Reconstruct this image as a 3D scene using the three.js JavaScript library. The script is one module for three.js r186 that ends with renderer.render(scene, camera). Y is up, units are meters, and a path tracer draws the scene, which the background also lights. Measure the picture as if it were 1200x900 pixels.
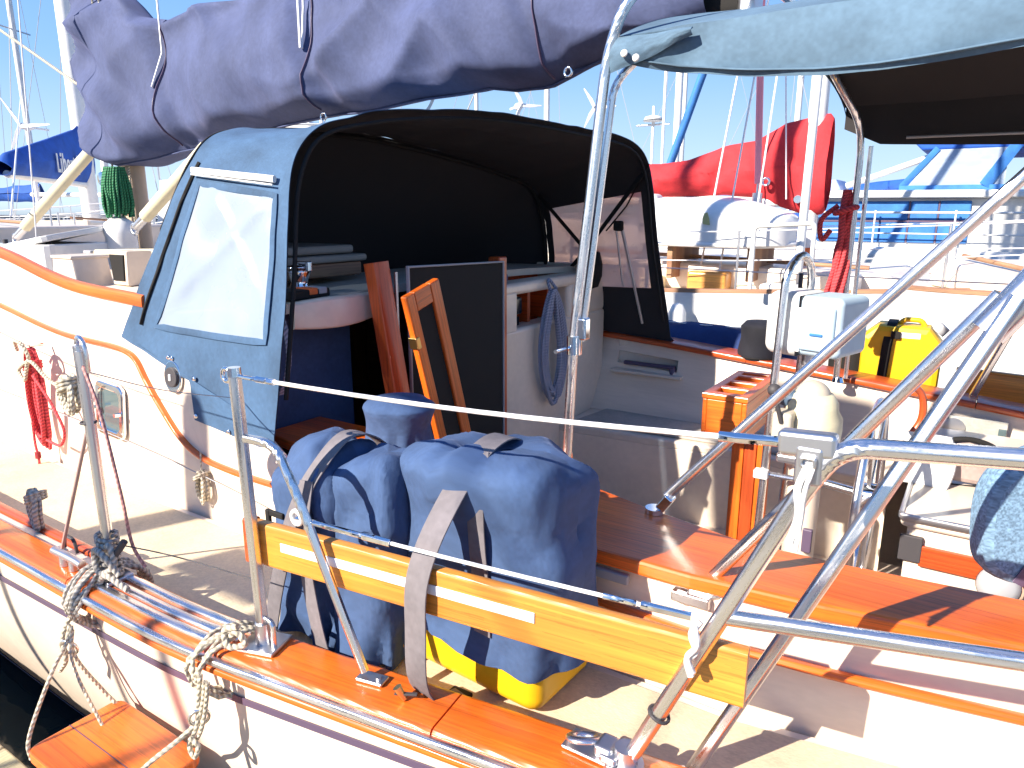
import * as THREE from 'three';
import { mergeGeometries, toCreasedNormals, mergeVertices } from 'three/addons/utils/BufferGeometryUtils.js';
import { RoundedBoxGeometry } from 'three/addons/geometries/RoundedBoxGeometry.js';
import { FontLoader } from 'three/addons/loaders/FontLoader.js';
import { TextGeometry } from 'three/addons/geometries/TextGeometry.js';

// ---------------------------------------------------------------- camera, sky, sun, exposure
// x = aft, y = up (water at 0.3), z = port; origin above the gate stanchion of the yacht
const scene = new THREE.Scene();
const camera = new THREE.PerspectiveCamera(56.36, 4 / 3, 0.05, 900);
camera.position.set(1.225, 2.073, 0.861);
camera.lookAt(1.225 - 0.53528, 2.073 - 0.23337, 0.861 - 0.8118);
const renderer = new THREE.WebGLRenderer({ antialias: true });
renderer.toneMapping = THREE.LinearToneMapping;
renderer.toneMappingExposure = 2.3;
renderer.shadowMap.enabled = true;

const SUN = new THREE.Vector3(-0.6, 1.0, 1.5).normalize();
{
  const W = 512, H = 256, d = new Float32Array(W * H * 4);
  const stops = [[-90, .20, .20, .20], [-2, .28, .33, .37], [0, .36, .45, .53], [4, .27, .38, .51], [10, .155, .285, .49], [20, .085, .20, .45], [40, .055, .14, .36], [90, .04, .11, .30]];
  for (let j = 0; j < H; j++) {
    const el = (j + .5) / H * 180 - 90;
    let k = 0; while (k < stops.length - 2 && el > stops[k + 1][0]) k++;
    const a = stops[k], b = stops[k + 1], t = Math.min(1, Math.max(0, (el - a[0]) / (b[0] - a[0])));
    for (let i = 0; i < W; i++) { const o = (j * W + i) * 4; for (let c = 0; c < 3; c++) d[o + c] = a[c + 1] + (b[c + 1] - a[c + 1]) * t; d[o + 3] = 1; }
  }
  const sky = new THREE.DataTexture(d, W, H, THREE.RGBAFormat, THREE.FloatType);
  sky.mapping = THREE.EquirectangularReflectionMapping; sky.magFilter = sky.minFilter = THREE.LinearFilter; sky.needsUpdate = true;
  scene.background = sky; scene.environment = sky;
}
const sun = new THREE.DirectionalLight(new THREE.Color(1, .91, .78), 5.0);
sun.position.copy(SUN).multiplyScalar(30); sun.castShadow = true;
sun.shadow.mapSize.set(4096, 4096);
Object.assign(sun.shadow.camera, { left: -14, right: 14, top: 14, bottom: -14, near: 1, far: 70 });
scene.add(sun, sun.target);

// ---------------------------------------------------------------- helpers
let seed = 7;
const rnd = () => { seed = (seed * 1664525 + 1013904223) >>> 0; return seed / 4294967296; };
const rr = (a, b) => a + (b - a) * rnd();
const V = (x, y, z) => new THREE.Vector3(x, y, z);
const lerp = (a, b, t) => a + (b - a) * t;
const sst = (a, b, x) => { const t = Math.min(1, Math.max(0, (x - a) / (b - a))); return t * t * (3 - 2 * t); };
function table(rows, x) { // piecewise linear, rows [x, ...values]
  if (x <= rows[0][0]) return rows[0].slice(1);
  for (let i = 1; i < rows.length; i++) if (x <= rows[i][0]) { const a = rows[i - 1], b = rows[i], t = (x - a[0]) / (b[0] - a[0]); return a.slice(1).map((v, k) => lerp(v, b[k + 1], t)); }
  return rows[rows.length - 1].slice(1);
}
// tileable value noise
function hash(x, y, s) { let h = (x * 374761393 + y * 668265263 + s * 1442695041) | 0; h = Math.imul(h ^ (h >>> 13), 1274126177); return ((h ^ (h >>> 16)) >>> 0) / 4294967296; }
function vn(x, y, px, py, s = 0) {
  const xi = Math.floor(x), yi = Math.floor(y), fx = x - xi, fy = y - yi, u = fx * fx * (3 - 2 * fx), v = fy * fy * (3 - 2 * fy);
  const m = (a, p) => ((a % p) + p) % p, h = (a, b) => hash(m(a, px), m(b, py), s);
  return lerp(lerp(h(xi, yi), h(xi + 1, yi), u), lerp(h(xi, yi + 1), h(xi + 1, yi + 1), u), v);
}
function fbm(u, v, fx, fy, oct = 4, s = 0) { let a = .5, r = 0, n = 0; for (let o = 0; o < oct; o++) { r += a * vn(u * fx, v * fy, fx, fy, s + o); n += a; a *= .5; fx *= 2; fy *= 2; } return r / n; }
// smooth 3d noise for geometry
function n3(x, y, z, s = 0) {
  const xi = Math.floor(x), yi = Math.floor(y), zi = Math.floor(z), f = t => t * t * (3 - 2 * t), u = f(x - xi), v = f(y - yi), w = f(z - zi);
  const h = (a, b, c) => hash(a + c * 57, b + c * 131, s) * 2 - 1;
  const L = c => lerp(lerp(h(xi, yi, c), h(xi + 1, yi, c), u), lerp(h(xi, yi + 1, c), h(xi + 1, yi + 1, c), u), v);
  return lerp(L(zi), L(zi + 1), w);
}
function tex(w, h, fn, srgb, su = 1, sv = 1) { // size in metres su x sv
  const d = new Uint8Array(w * h * 4);
  for (let j = 0; j < h; j++) for (let i = 0; i < w; i++) { const c = fn((i + .5) / w, (j + .5) / h), o = (j * w + i) * 4; for (let k = 0; k < 3; k++) d[o + k] = Math.max(0, Math.min(255, (Array.isArray(c) ? c[k] : c) * 255)); d[o + 3] = 255; }
  const t = new THREE.DataTexture(d, w, h); t.wrapS = t.wrapT = THREE.RepeatWrapping; t.magFilter = THREE.LinearFilter; t.minFilter = THREE.LinearMipmapLinearFilter; t.generateMipmaps = true;
  if (srgb) t.colorSpace = THREE.SRGBColorSpace; t.repeat.set(1 / su, 1 / sv); t.needsUpdate = true; return t;
}
const circ = (r, n = 10) => Array.from({ length: n }, (_, i) => [r * Math.cos(i / n * 2 * Math.PI), r * Math.sin(i / n * 2 * Math.PI)]);
function rrect(w, h, r, n = 3) {
  const o = []; for (const [sx, sy, a0] of [[1, 1, 0], [-1, 1, 90], [-1, -1, 180], [1, -1, 270]]) for (let k = 0; k <= n; k++) { const a = (a0 + 90 * k / n) * Math.PI / 180; o.push([sx * (w / 2 - r) + r * Math.cos(a), sy * (h / 2 - r) + r * Math.sin(a)]); } return o;
}
const smooth = (pts, n = 24, closed = false) => new THREE.CatmullRomCurve3(pts, closed, 'centripetal').getPoints(n);
function bend(pts, r = .06, n = 7) { // polyline with rounded corners
  const o = [pts[0].clone()];
  for (let i = 1; i < pts.length - 1; i++) {
    const p = pts[i], a = pts[i - 1].clone().sub(p), b = pts[i + 1].clone().sub(p), q = Math.min(r, a.length() * .49, b.length() * .49);
    const s = p.clone().add(a.setLength(q)), e = p.clone().add(b.setLength(q));
    for (let k = 0; k <= n; k++) { const t = k / n; o.push(s.clone().multiplyScalar((1 - t) * (1 - t)).addScaledVector(p, 2 * t * (1 - t)).addScaledVector(e, t * t)); }
  }
  o.push(pts[pts.length - 1].clone()); return o;
}
function sweep(pts, prof, { up = null, closed = false, caps = true, crease = 35, scale = null } = {}) {
  const n = pts.length, P = typeof prof === 'function' ? prof : () => prof, m = P(0, 0).length, pos = [], uv = [], idx = [];
  const T = pts.map((p, i) => { const a = pts[closed ? (i - 1 + n) % n : Math.max(0, i - 1)], b = pts[closed ? (i + 1) % n : Math.min(n - 1, i + 1)]; return b.clone().sub(a).normalize(); });
  let S = Math.abs(T[0].y) < .9 ? V(0, 1, 0) : V(1, 0, 0); S = S.clone().cross(T[0]).normalize();
  let len = 0; const rows = closed ? n + 1 : n, ring = [];
  for (let i = 0; i < rows; i++) {
    const k = i % n; if (i) len += pts[k].distanceTo(pts[(k - 1 + n) % n]);
    let s; if (up) s = T[k].clone().cross(up).normalize(); else { s = S.clone().addScaledVector(T[k], -S.dot(T[k])).normalize(); S = s; }
    const u = s.clone().cross(T[k]).normalize(), pr = P(k / (n - 1), k), sc = scale ? scale(k / (n - 1)) : 1; let per = 0;
    for (let j = 0; j <= m; j++) { const q = pr[j % m]; if (j) { const w = pr[j - 1]; per += Math.hypot(q[0] - w[0], q[1] - w[1]); } const v = pts[k].clone().addScaledVector(s, q[0] * sc).addScaledVector(u, q[1] * sc); pos.push(v.x, v.y, v.z); uv.push(len, per); }
  }
  const w = m + 1;
  for (let i = 0; i < rows - 1; i++) for (let j = 0; j < m; j++) { const a = i * w + j, b = a + 1, c = a + w, d = c + 1; idx.push(a, b, c, b, d, c); }
  if (caps && !closed) for (const [row, f] of [[0, 1], [rows - 1, -1]]) {
    const c = pos.length / 3; let x = 0, y = 0, z = 0; for (let j = 0; j < m; j++) { const o = (row * w + j) * 3; x += pos[o]; y += pos[o + 1]; z += pos[o + 2]; }
    pos.push(x / m, y / m, z / m); uv.push(0, 0);
    for (let j = 0; j < m; j++) { const o = (row * w + j) * 3; pos.push(pos[o], pos[o + 1], pos[o + 2]); uv.push(uv[(row * w + j) * 2 + 1], .01); }
    for (let j = 0; j < m; j++) { const a = c + 1 + j, b = c + 1 + (j + 1) % m; f > 0 ? idx.push(c, b, a) : idx.push(c, a, b); }
  }
  const g = new THREE.BufferGeometry(); g.setAttribute('position', new THREE.Float32BufferAttribute(pos, 3)); g.setAttribute('uv', new THREE.Float32BufferAttribute(uv, 2)); g.setIndex(idx);
  return toCreasedNormals(g, crease * Math.PI / 180);
}
const tube = (pts, r, n = 10, o = {}) => sweep(pts, circ(r, n), { crease: 70, ...o });
const rod = (a, b, r, n = 10) => tube([a, b], r, n);
function shell(fn, nu, nv, th = .003, { lu = 1, lv = 1, keep = null, crease = 60, side = 0 } = {}) { // side 0 both skins + rim, 1 front only, -1 back only
  const P = [], N = [];
  for (let j = 0; j <= nv; j++) for (let i = 0; i <= nu; i++) P.push(fn(i / nu, j / nv));
  const at = (i, j) => P[j * (nu + 1) + i];
  for (let j = 0; j <= nv; j++) for (let i = 0; i <= nu; i++) {
    const a = at(Math.min(nu, i + 1), j).clone().sub(at(Math.max(0, i - 1), j)), b = at(i, Math.min(nv, j + 1)).clone().sub(at(i, Math.max(0, j - 1)));
    const n = a.cross(b); if (n.lengthSq() < 1e-14) n.set(0, 1, 0); N.push(n.normalize());
  }
  const pos = [], uv = [], idx = [], base = P.length;
  for (const k of [0, 1]) for (let q = 0; q < P.length; q++) { const i = q % (nu + 1), j = (q / (nu + 1)) | 0, p = P[q].clone().addScaledVector(N[q], k ? -th : 0); pos.push(p.x, p.y, p.z); uv.push(i / nu * lu, j / nv * lv); }
  const on = (i, j) => i >= 0 && j >= 0 && i < nu && j < nv && (!keep || keep((i + .5) / nu, (j + .5) / nv));
  const rim = (a, b) => idx.push(a, a + base, b, b, a + base, b + base);
  for (let j = 0; j < nv; j++) for (let i = 0; i < nu; i++) if (on(i, j)) {
    const a = j * (nu + 1) + i, b = a + 1, c = a + nu + 1, d = c + 1;
    if (side >= 0) idx.push(a, b, c, b, d, c);
    if (side <= 0) idx.push(a + base, c + base, b + base, b + base, c + base, d + base);
    if (side === 0) { if (!on(i, j - 1)) rim(b, a); if (!on(i, j + 1)) rim(c, d); if (!on(i - 1, j)) rim(a, c); if (!on(i + 1, j)) rim(d, b); }
  }
  const g = new THREE.BufferGeometry(); g.setAttribute('position', new THREE.Float32BufferAttribute(pos, 3)); g.setAttribute('uv', new THREE.Float32BufferAttribute(uv, 2)); g.setIndex(idx);
  return toCreasedNormals(g, crease * Math.PI / 180);
}
function boxUV(g, ax = 0) { // uv in metres by dominant normal axis, grain along axis ax
  g = g.index ? g.toNonIndexed() : g; const p = g.attributes.position, n = g.attributes.normal, uv = new Float32Array(p.count * 2), ox = rnd() * 3, oy = rnd() * 3;
  for (let i = 0; i < p.count; i++) {
    const N = [Math.abs(n.getX(i)), Math.abs(n.getY(i)), Math.abs(n.getZ(i))], Q = [p.getX(i), p.getY(i), p.getZ(i)], k = N.indexOf(Math.max(...N));
    const rest = [0, 1, 2].filter(a => a !== k); let [a, b] = rest; if (b === ax) [a, b] = [b, a];
    uv[2 * i] = Q[a] + ox; uv[2 * i + 1] = Q[b] + oy;
  }
  g.setAttribute('uv', new THREE.BufferAttribute(uv, 2)); return g;
}
const AX = { x: 0, y: 1, z: 2 };
function box(x0, x1, y0, y1, z0, z1, r = .006, grain = 'x') {
  const w = Math.abs(x1 - x0), h = Math.abs(y1 - y0), d = Math.abs(z1 - z0);
  const g = boxUV(new RoundedBoxGeometry(w, h, d, 2, Math.min(r, w * .45, h * .45, d * .45)), AX[grain]); g.translate((x0 + x1) / 2, (y0 + y1) / 2, (z0 + z1) / 2); return g;
}
function cyl(r0, r1, h, n = 20, y = 0) { const g = new THREE.CylinderGeometry(r1, r0, h, n); g.translate(0, y + h / 2, 0); return g; }
function lathe(pts, n = 24) { return new THREE.LatheGeometry(pts.map(p => new THREE.Vector2(p[0], p[1])), n); }
const moved = (g, x, y, z, rx = 0, ry = 0, rz = 0) => { g = g.clone(); g.applyMatrix4(new THREE.Matrix4().compose(V(x, y, z), new THREE.Quaternion().setFromEuler(new THREE.Euler(rx, ry, rz)), V(1, 1, 1))); return g; };
function extrude(pts, depth, bevel = .003, holes = []) { // pts in xy, extruded along +z
  const s = new THREE.Shape(pts.map(p => new THREE.Vector2(...p))); for (const h of holes) s.holes.push(new THREE.Path(h.map(p => new THREE.Vector2(...p))));
  const g = new THREE.ExtrudeGeometry(s, { depth: depth - 2 * bevel, bevelEnabled: bevel > 0, bevelSize: bevel, bevelThickness: bevel, bevelSegments: 2, bevelOffset: -bevel, curveSegments: 8 }); g.translate(0, 0, bevel); return g;
}
function flat(pts, y0, y1, bevel = .003, grain = 0) { const g = extrude(pts.map(p => [p[0], -p[1]]), y1 - y0, bevel); g.rotateX(-Math.PI / 2); g.translate(0, y0, 0); return boxUV(g, grain); } // plan outline [x,z]
function clean(g) {
  g = g.index ? g.toNonIndexed() : g; if (!g.attributes.uv) g.setAttribute('uv', new THREE.BufferAttribute(new Float32Array(g.attributes.position.count * 2), 2));
  if (!g.attributes.normal) g.computeVertexNormals(); for (const k of Object.keys(g.attributes)) if (!['position', 'normal', 'uv'].includes(k)) g.deleteAttribute(k); return g;
}
const used = {};
function numbered(n) { used[n] = (used[n] ?? -1) + 1; return used[n] ? n + '_' + String(used[n]).padStart(3, '0') : n; }
function part(name, geos, mat, parent, label) {
  const list = (Array.isArray(geos) ? geos : [geos]).map(clean); const m = new THREE.Mesh(list.length > 1 ? mergeGeometries(list) : list[0], mat);
  m.name = name; m.castShadow = m.receiveShadow = true; if (label) m.userData.label = label; parent.add(m); return m;
}
function tag(o, label, category, group) { o.userData = { label, category }; if (group) o.userData.group = group; return o; }
function thing(name, label, category, group, pos = [0, 0, 0], turn = 0) { const g = new THREE.Group(); g.name = numbered(name); g.position.set(...pos); g.rotation.y = turn; scene.add(g); return tag(g, label, category, group); }
function single(name, geos, mat, label, category, group) { const m = part(numbered(name), geos, mat, scene); return tag(m, label, category, group); }
function structure(name, geos, mat) { const m = part(numbered(name), geos, mat, scene); m.userData.kind = 'structure'; return m; }
function copyOf(o, label, pos, turn = 0) { const c = o.clone(); c.name = numbered(o.name.replace(/_\d\d\d$/, '')); c.userData = { ...o.userData, label }; c.position.set(...pos); c.rotation.y = turn; scene.add(c); return c; }

// ---------------------------------------------------------------- materials
const col = (r, g, b) => new THREE.Color().setRGB(r, g, b);
const M = (c, rough, extra = {}) => { const { side = THREE.DoubleSide, ...e } = extra; return new THREE.MeshPhysicalMaterial({ color: col(...c), roughness: rough, side, ...e }); };
const grainMap = tex(1024, 256, (u, v) => {
  const wv = v + .012 * (fbm(u, v, 3, 3, 3, 3) - .5), a = fbm(u, wv, 3, 40, 4, 11), b = fbm(u, wv, 12, 128, 2, 31), big = fbm(u, wv, 2, 4, 3, 21);
  const pore = b > .68 ? -.14 : 0, t = .86 + .24 * (a - .5) + .26 * (big - .5) + pore * .7; return [t * 1.03, t * (.97 + .1 * (big - .5)), t * .94];
}, true, 1.1, .24);
const grainBump = tex(512, 256, (u, v) => .5 + .5 * (fbm(u, v, 4, 64, 3, 31) - .5), false, 1.1, .24);
const weave = tex(512, 512, (u, v) => { const k = 128; return .5 + .16 * Math.sin(u * k * 6.2832) * Math.sin(v * k * 6.2832) + .5 * (fbm(u, v, 8, 8, 4, 5) - .5); }, false, .16, .16);
const canvasMap = tex(512, 512, (u, v) => { const t = .86 + .34 * (fbm(u, v, 5, 5, 5, 9) - .5) + .10 * (fbm(u, v, 90, 90, 2, 15) - .5); return [t, t, t]; }, true, .9, .9);
const mottled = (s, amt, f = 6) => tex(512, 512, (u, v) => { const t = .94 + amt * (fbm(u, v, f, f, 5, s) - .5) + amt * .4 * (fbm(u, v, 60, 60, 2, s + 7) - .5); return [t, t * .995, t * .985]; }, true, 1.2, 1.2);
const gelMap = mottled(41, .10), deckMap = tex(1024, 1024, (u, v) => { const t = .93 + .16 * (fbm(u, v, 5, 5, 5, 55) - .5) + .10 * (fbm(u, v, 160, 160, 2, 57) - .5), st = fbm(u, v, 14, 14, 4, 77) > .72 ? .97 : 1; return [t * st, t * st * .99, t * st * .97]; }, true, 1, 1);
const nonskid = tex(512, 512, (u, v) => { const k = 64; return .5 + .25 * Math.sin(u * k * 6.2832) * Math.sin(v * k * 6.2832) + .4 * (fbm(u, v, 64, 64, 2, 3) - .5); }, false, .3, .3);
const steelRough = tex(512, 512, (u, v) => { const s = fbm(u, v, 6, 24, 4, 8), f = fbm(u, v, 120, 120, 2, 18); return .25 + .28 * (s - .35) + .10 * (f - .5); }, false, .5, .12);
const ropeBump = tex(128, 64, (u, v) => .5 + .5 * Math.sin((u * 2 + v) * 6.2832), false, .028, .025);
const ropeMap = tex(128, 64, (u, v) => { const t = .84 + .13 * Math.sin((u * 2 + v) * 6.2832) + .2 * (fbm(u, v, 16, 16, 2, 6) - .5); return [t, t, t]; }, true, .028, .025);
const frizz = tex(256, 256, (u, v) => { const k = 40; return .5 + .3 * Math.sin((u + v) * k * 6.2832) * Math.sin((u - v) * k * 6.2832); }, false, .12, .05);
const smudge = tex(512, 512, (u, v) => .12 + .55 * Math.pow(fbm(u, v, 4, 4, 5, 61), 1.6), false, .5, .5);

const wood = (c, extra = {}) => M(c, .42, { map: grainMap, bumpMap: grainBump, bumpScale: .0006, clearcoat: .5, clearcoatRoughness: .2, ...extra });
const MT = {
  gel: M([.88, .745, .62], .30, { map: gelMap, clearcoat: .25, clearcoatRoughness: .2 }),
  gelCool: M([.86, .75, .64], .34, { map: gelMap }),
  deck: M([.80, .67, .48], .72, { map: deckMap, bumpMap: nonskid, bumpScale: .0012 }),
  teak: wood([.90, .19, .014]), teakRed: wood([.62, .105, .018]), board: wood([.86, .38, .055], { clearcoat: .4, clearcoatRoughness: .3 }), teakPale: wood([.80, .42, .10]), oldWood: M([.42, .26, .16], .7, { map: grainMap }),
  steel: M([.78, .77, .78], 1, { metalness: 1, roughnessMap: steelRough }), chrome: M([.82, .82, .84], .09, { metalness: 1 }), alu: M([.62, .62, .64], .38, { metalness: 1 }),
  navy: M([.058, .112, .250], .88, { map: canvasMap, bumpMap: weave, bumpScale: .0006, sheen: .25, sheenRoughness: .6, sheenColor: col(.3, .4, .7) }),
  dodger: M([.060, .132, .25], .85, { map: canvasMap, bumpMap: weave, bumpScale: .0005, sheen: .2, sheenColor: col(.3, .45, .7) }),
  cover: M([.078, .100, .215], .85, { map: canvasMap, bumpMap: weave, bumpScale: .0006, sheen: .3, sheenColor: col(.45, .45, .8) }),
  shade_lining: M([.026, .023, .025], .92, { bumpMap: weave, bumpScale: .0006 }), black: M([.008, .0065, .006], .85), gloss: M([.012, .012, .016], .12), darkBrown: M([.018, .013, .011], .35),  // inner canvas skin: shade is put into its near-black colour
  bimini: M([.118, .205, .30], .85, { map: canvasMap, bumpMap: weave, bumpScale: .0006 }),
  strap: M([.23, .205, .22], .8, { bumpMap: frizz, bumpScale: .0006, map: canvasMap }),
  yellow: M([.86, .49, .008], .42, { map: gelMap }), rope: M([.70, .62, .48], .9, { map: ropeMap, bumpMap: ropeBump, bumpScale: .002 }), ropeGrey: M([.56, .51, .45], .9, { map: ropeMap, bumpMap: ropeBump, bumpScale: .002 }),
  ropeRed: M([.84, .085, .10], .85, { map: ropeMap, bumpMap: ropeBump, bumpScale: .001 }), ropeBlue: M([.38, .40, .52], .85, { map: ropeMap, bumpMap: ropeBump, bumpScale: .001 }), ropeGreen: M([.015, .20, .075], .7, { map: ropeMap, bumpMap: ropeBump, bumpScale: .0015 }), wire: M([.80, .78, .77], .4, { clearcoat: .4 }), dark: M([.05, .045, .05], .6),
  vinyl: new THREE.MeshPhysicalMaterial({ color: col(.48, .56, .67), roughness: .8, roughnessMap: smudge, transmission: .5, thickness: 0, side: THREE.DoubleSide, ior: 1.5 }),
  vinylWarm: new THREE.MeshPhysicalMaterial({ color: col(.95, .80, .76), roughness: 1, roughnessMap: smudge, transmission: .38, thickness: 0, side: THREE.DoubleSide, ior: 1.5 }),
  glass: M([.08, .12, .13], .05, { clearcoat: 1 }), smoke: M([.16, .13, .14], .06, { clearcoat: 1 }),
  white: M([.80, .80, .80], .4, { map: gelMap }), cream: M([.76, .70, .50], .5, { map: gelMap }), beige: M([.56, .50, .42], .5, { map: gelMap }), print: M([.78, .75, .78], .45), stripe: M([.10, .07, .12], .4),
  plasticGrey: M([.34, .34, .36], .5), blueTape: M([.06, .28, .55], .6), red: M([.72, .035, .045], .85, { map: canvasMap, bumpMap: weave, bumpScale: .0008 }), royal: M([.015, .11, .52], .8, { map: canvasMap }), skyBlue: M([.045, .22, .62], .75, { map: canvasMap }), orange: M([.75, .14, .03], .6), pink: M([.75, .26, .32], .6), brass: M([.75, .55, .22], .3, { metalness: 1 }),
};

// ---------------------------------------------------------------- setting: water, dock
{
  const waterBump = tex(512, 512, (u, v) => .5 + .6 * (fbm(u, v, 6, 10, 5, 71) - .5), false, 5, 5);
  const g = new THREE.PlaneGeometry(1600, 1600, 2, 2); g.rotateX(-Math.PI / 2); g.translate(0, .3, 0);
  const uv = g.attributes.uv; for (let i = 0; i < uv.count; i++) uv.setXY(i, uv.getX(i) * 1600, uv.getY(i) * 1600);
  structure('water', g, M([.012, .028, .036], .06, { bumpMap: waterBump, bumpScale: .05 }));
  const dock = structure('dock', [box(-6, 5, .45, .70, .31, 2.1, .02)], M([.34, .32, .26], .8, { map: gelMap }));
  const pm = [0, 1, 2].map(k => M([[.52, .50, .34], [.46, .45, .32], [.56, .53, .38]][k], .85, { map: grainMap, bumpMap: grainBump, bumpScale: .002 }));
  for (let i = 0; i < 70; i++) part('plank', box(-5 + i * .143, -5 + i * .143 + .136, .704, .748 + rr(-.002, .002), .27, 2.12, .006, 'z'), pm[i % 3], dock);
}

// ---------------------------------------------------------------- the yacht: hull, deck, cabin, cockpit
const CL = -1.5;
const sp = t => .5 * (t + Math.sqrt(t * t + .02));
function halfBeam(x) {
  let h = 1.595 - .135 * (sp(x + .2) - sp(-3));
  if (x < -2) h *= Math.max(.02, 1 - Math.pow((-x - 2) / 4.7, 2.2));
  if (x > 1.7) h *= Math.sqrt(Math.max(.0004, 1 - Math.pow((x - 1.7) / 1.85, 2)));
  return h;
}
const railY = x => 1.15 + .02 * Math.pow(Math.max(0, -x - 1.2), 1.6);
const zo = x => CL + halfBeam(x);                       // outer edge of the port cap rail
const XS = (a, b, n) => Array.from({ length: n + 1 }, (_, i) => lerp(a, b, i / n));
const yacht = thing('sailing_yacht', 'white sailing yacht with varnished cap rail, teak cockpit trim and cream side deck', 'sailboat');
const inset = y => { const d = Math.max(0, 1.13 - y); return .015 + .02 * d + .34 * Math.pow(d, 2.2); };
for (const s of [1, -1]) {
  part('hull', shell((u, v) => { const x = lerp(-6.6, 3.54, u), y = lerp(railY(x) - .02, -.15, v), hb = Math.max(.01, halfBeam(x) - inset(y + 1.15 - railY(x))); return V(x, y, CL + s * hb); }, 110, 26, -s * .03, { lu: 10, lv: 1.4 }), MT.gel, yacht);
  // cove stripe and boot stripe lie on the topsides
  const onHull = (x, y, o = .003) => V(x, y, CL + s * (halfBeam(x) - inset(y + 1.15 - railY(x)) + o));
  const stripeY = x => 1.045 - .035 * (.3 - x) / 1.5 + .03 * Math.pow(Math.max(0, -x - 1.2), 1.5);
  part('cove_stripe', shell((u, v) => { const x = lerp(-5.8, 2.9, u); return onHull(x, stripeY(x) + lerp(.009, -.009, v)); }, 90, 1, s * .002), MT.stripe, yacht);
  part('boot_stripe', shell((u, v) => { const x = lerp(-5.8, 2.9, u); return onHull(x, lerp(.40, .34, v)); }, 90, 2, s * .002), MT.stripe, yacht);
  part('antifouling', shell((u, v) => { const x = lerp(-5.8, 2.9, u); return onHull(x, lerp(.338, -.1, v)); }, 90, 4, s * .002), M([.10, .03, .03], .8), yacht);
  const line = (off, dy, a = -6.4, b = 3.3, n = 90) => XS(a, b, n).map(x => V(x, railY(x) + dy, CL + s * (halfBeam(x) - off)));
  part('bulwark', sweep(line(.075, -.05), rrect(.09, .075, .01), { up: V(0, 1, 0) }), MT.gel, yacht);
  if (s > 0) {
    // wide cap aft of the gate, narrower cap with track and inner strip forward of it; scarfed lengths
    for (const [a, b] of [[-.66, .47], [.474, 1.62], [1.624, 2.6], [2.604, 3.3]]) part('cap_rail', sweep(line(.0615, -.0165, a, b, 30), rrect(.123, .033, .012), { up: V(0, 1, 0) }), MT.teak, yacht);
    for (const [a, b] of [[-2.9, -.664], [-6.4, -2.904]]) { part('cap_rail', sweep(line(.043, -.0165, a, b, 30), rrect(.086, .033, .012), { up: V(0, 1, 0) }), MT.teak, yacht); part('inner_rail_strip', sweep(line(.133, -.017, a, b, 30), rrect(.030, .030, .009), { up: V(0, 1, 0) }), MT.teakRed, yacht); part('genoa_track', sweep(line(.1015, -.022, a, b, 30), rrect(.030, .018, .004), { up: V(0, 1, 0) }), MT.alu, yacht); }
  } else part('cap_rail', sweep(line(.07, -.0165), rrect(.14, .033, .012), { up: V(0, 1, 0) }), MT.teak, yacht);
  part('rub_rail', sweep(line(-.006, -.018), rrect(.022, .020, .0095, 4), { up: V(0, 1, 0) }), MT.steel, yacht);
  part('rub_strake', sweep(line(-.001, -.040), rrect(.022, .016, .005, 3), { up: V(0, 1, 0) }), MT.teak, yacht);
}
// half-round chafe strips on the cap between the gate stanchions
for (const off of [.030, .062, .097]) part('chafe_strip', sweep(XS(-.575, -.055, 16).map(x => V(x, railY(x) + .001, zo(x) - off)), rrect(.024, .013, .006, 4), { up: V(0, 1, 0) }), MT.steel, yacht);

// side decks with a white waterway and a cream non-skid field
const wallZ = x => -.45 - .16 * Math.max(0, x - .9) - .035 * Math.max(0, -x - 2);
for (const s of [1, -1]) {
  const zin = x => s > 0 ? wallZ(x) + .01 : -2.72 - .05, zou = x => s > 0 ? zo(x) - .06 : CL - halfBeam(x) + .06;
  part('side_deck', shell((u, v) => { const x = lerp(-5.4, 2.8, u); return V(x, 1.075, lerp(zou(x), zin(x), v)); }, 60, 2, s * .03), MT.gel, yacht);
}
part('non_skid_panel', shell((u, v) => { const x = lerp(-4.2, 1.9, u); return V(x, 1.081, lerp(zo(x) - .175, wallZ(x) + .035, v)); }, 60, 2, .005, { lu: 6.1, lv: .35 }), MT.deck, yacht);
part('aft_deck', box(1.75, 3.0, 1.02, 1.07, -2.6, -.55, .01), MT.gel, yacht);

// cabin side running aft into the cockpit coaming
const wallTop = x => table([[-4.2, 1.99], [-2.6, 1.94], [-2.2, 1.895], [-1.7, 1.805], [-1.2, 1.775], [-1.1, 1.70], [-.9, 1.56], [-.885, 1.43], [-.55, 1.39], [-.45, 1.325], [2.2, 1.32]], x)[0];
part('cabin_side', shell((u, v) => { const x = lerp(-4.2, 2.2, u), y = lerp(1.06, wallTop(x), v); return V(x, y, wallZ(x) - .06 * Math.max(0, y - 1.1)); }, 240, 8, .03, { lu: 6.4, lv: .7 }), MT.gel, yacht);
const onWall = (x, y, o) => V(x, y, wallZ(x) - .06 * Math.max(0, y - 1.1) + o);
part('eyebrow_trim', sweep(smooth([[-3.6, 1.86], [-2.22, 1.677], [-1.767, 1.617], [-1.30, 1.592], [-1.235, 1.568], [-1.175, 1.50], [-1.087, 1.412], [-.98, 1.325], [-.88, 1.284], [-.72, 1.266], [-.4, 1.262], [.2, 1.25], [.9, 1.222], [1.5, 1.215], [2.1, 1.21]].map(p => onWall(p[0], p[1], .006)), 140), rrect(.016, .024, .007), { up: V(0, 0, 1) }), MT.teak, yacht);
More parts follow.
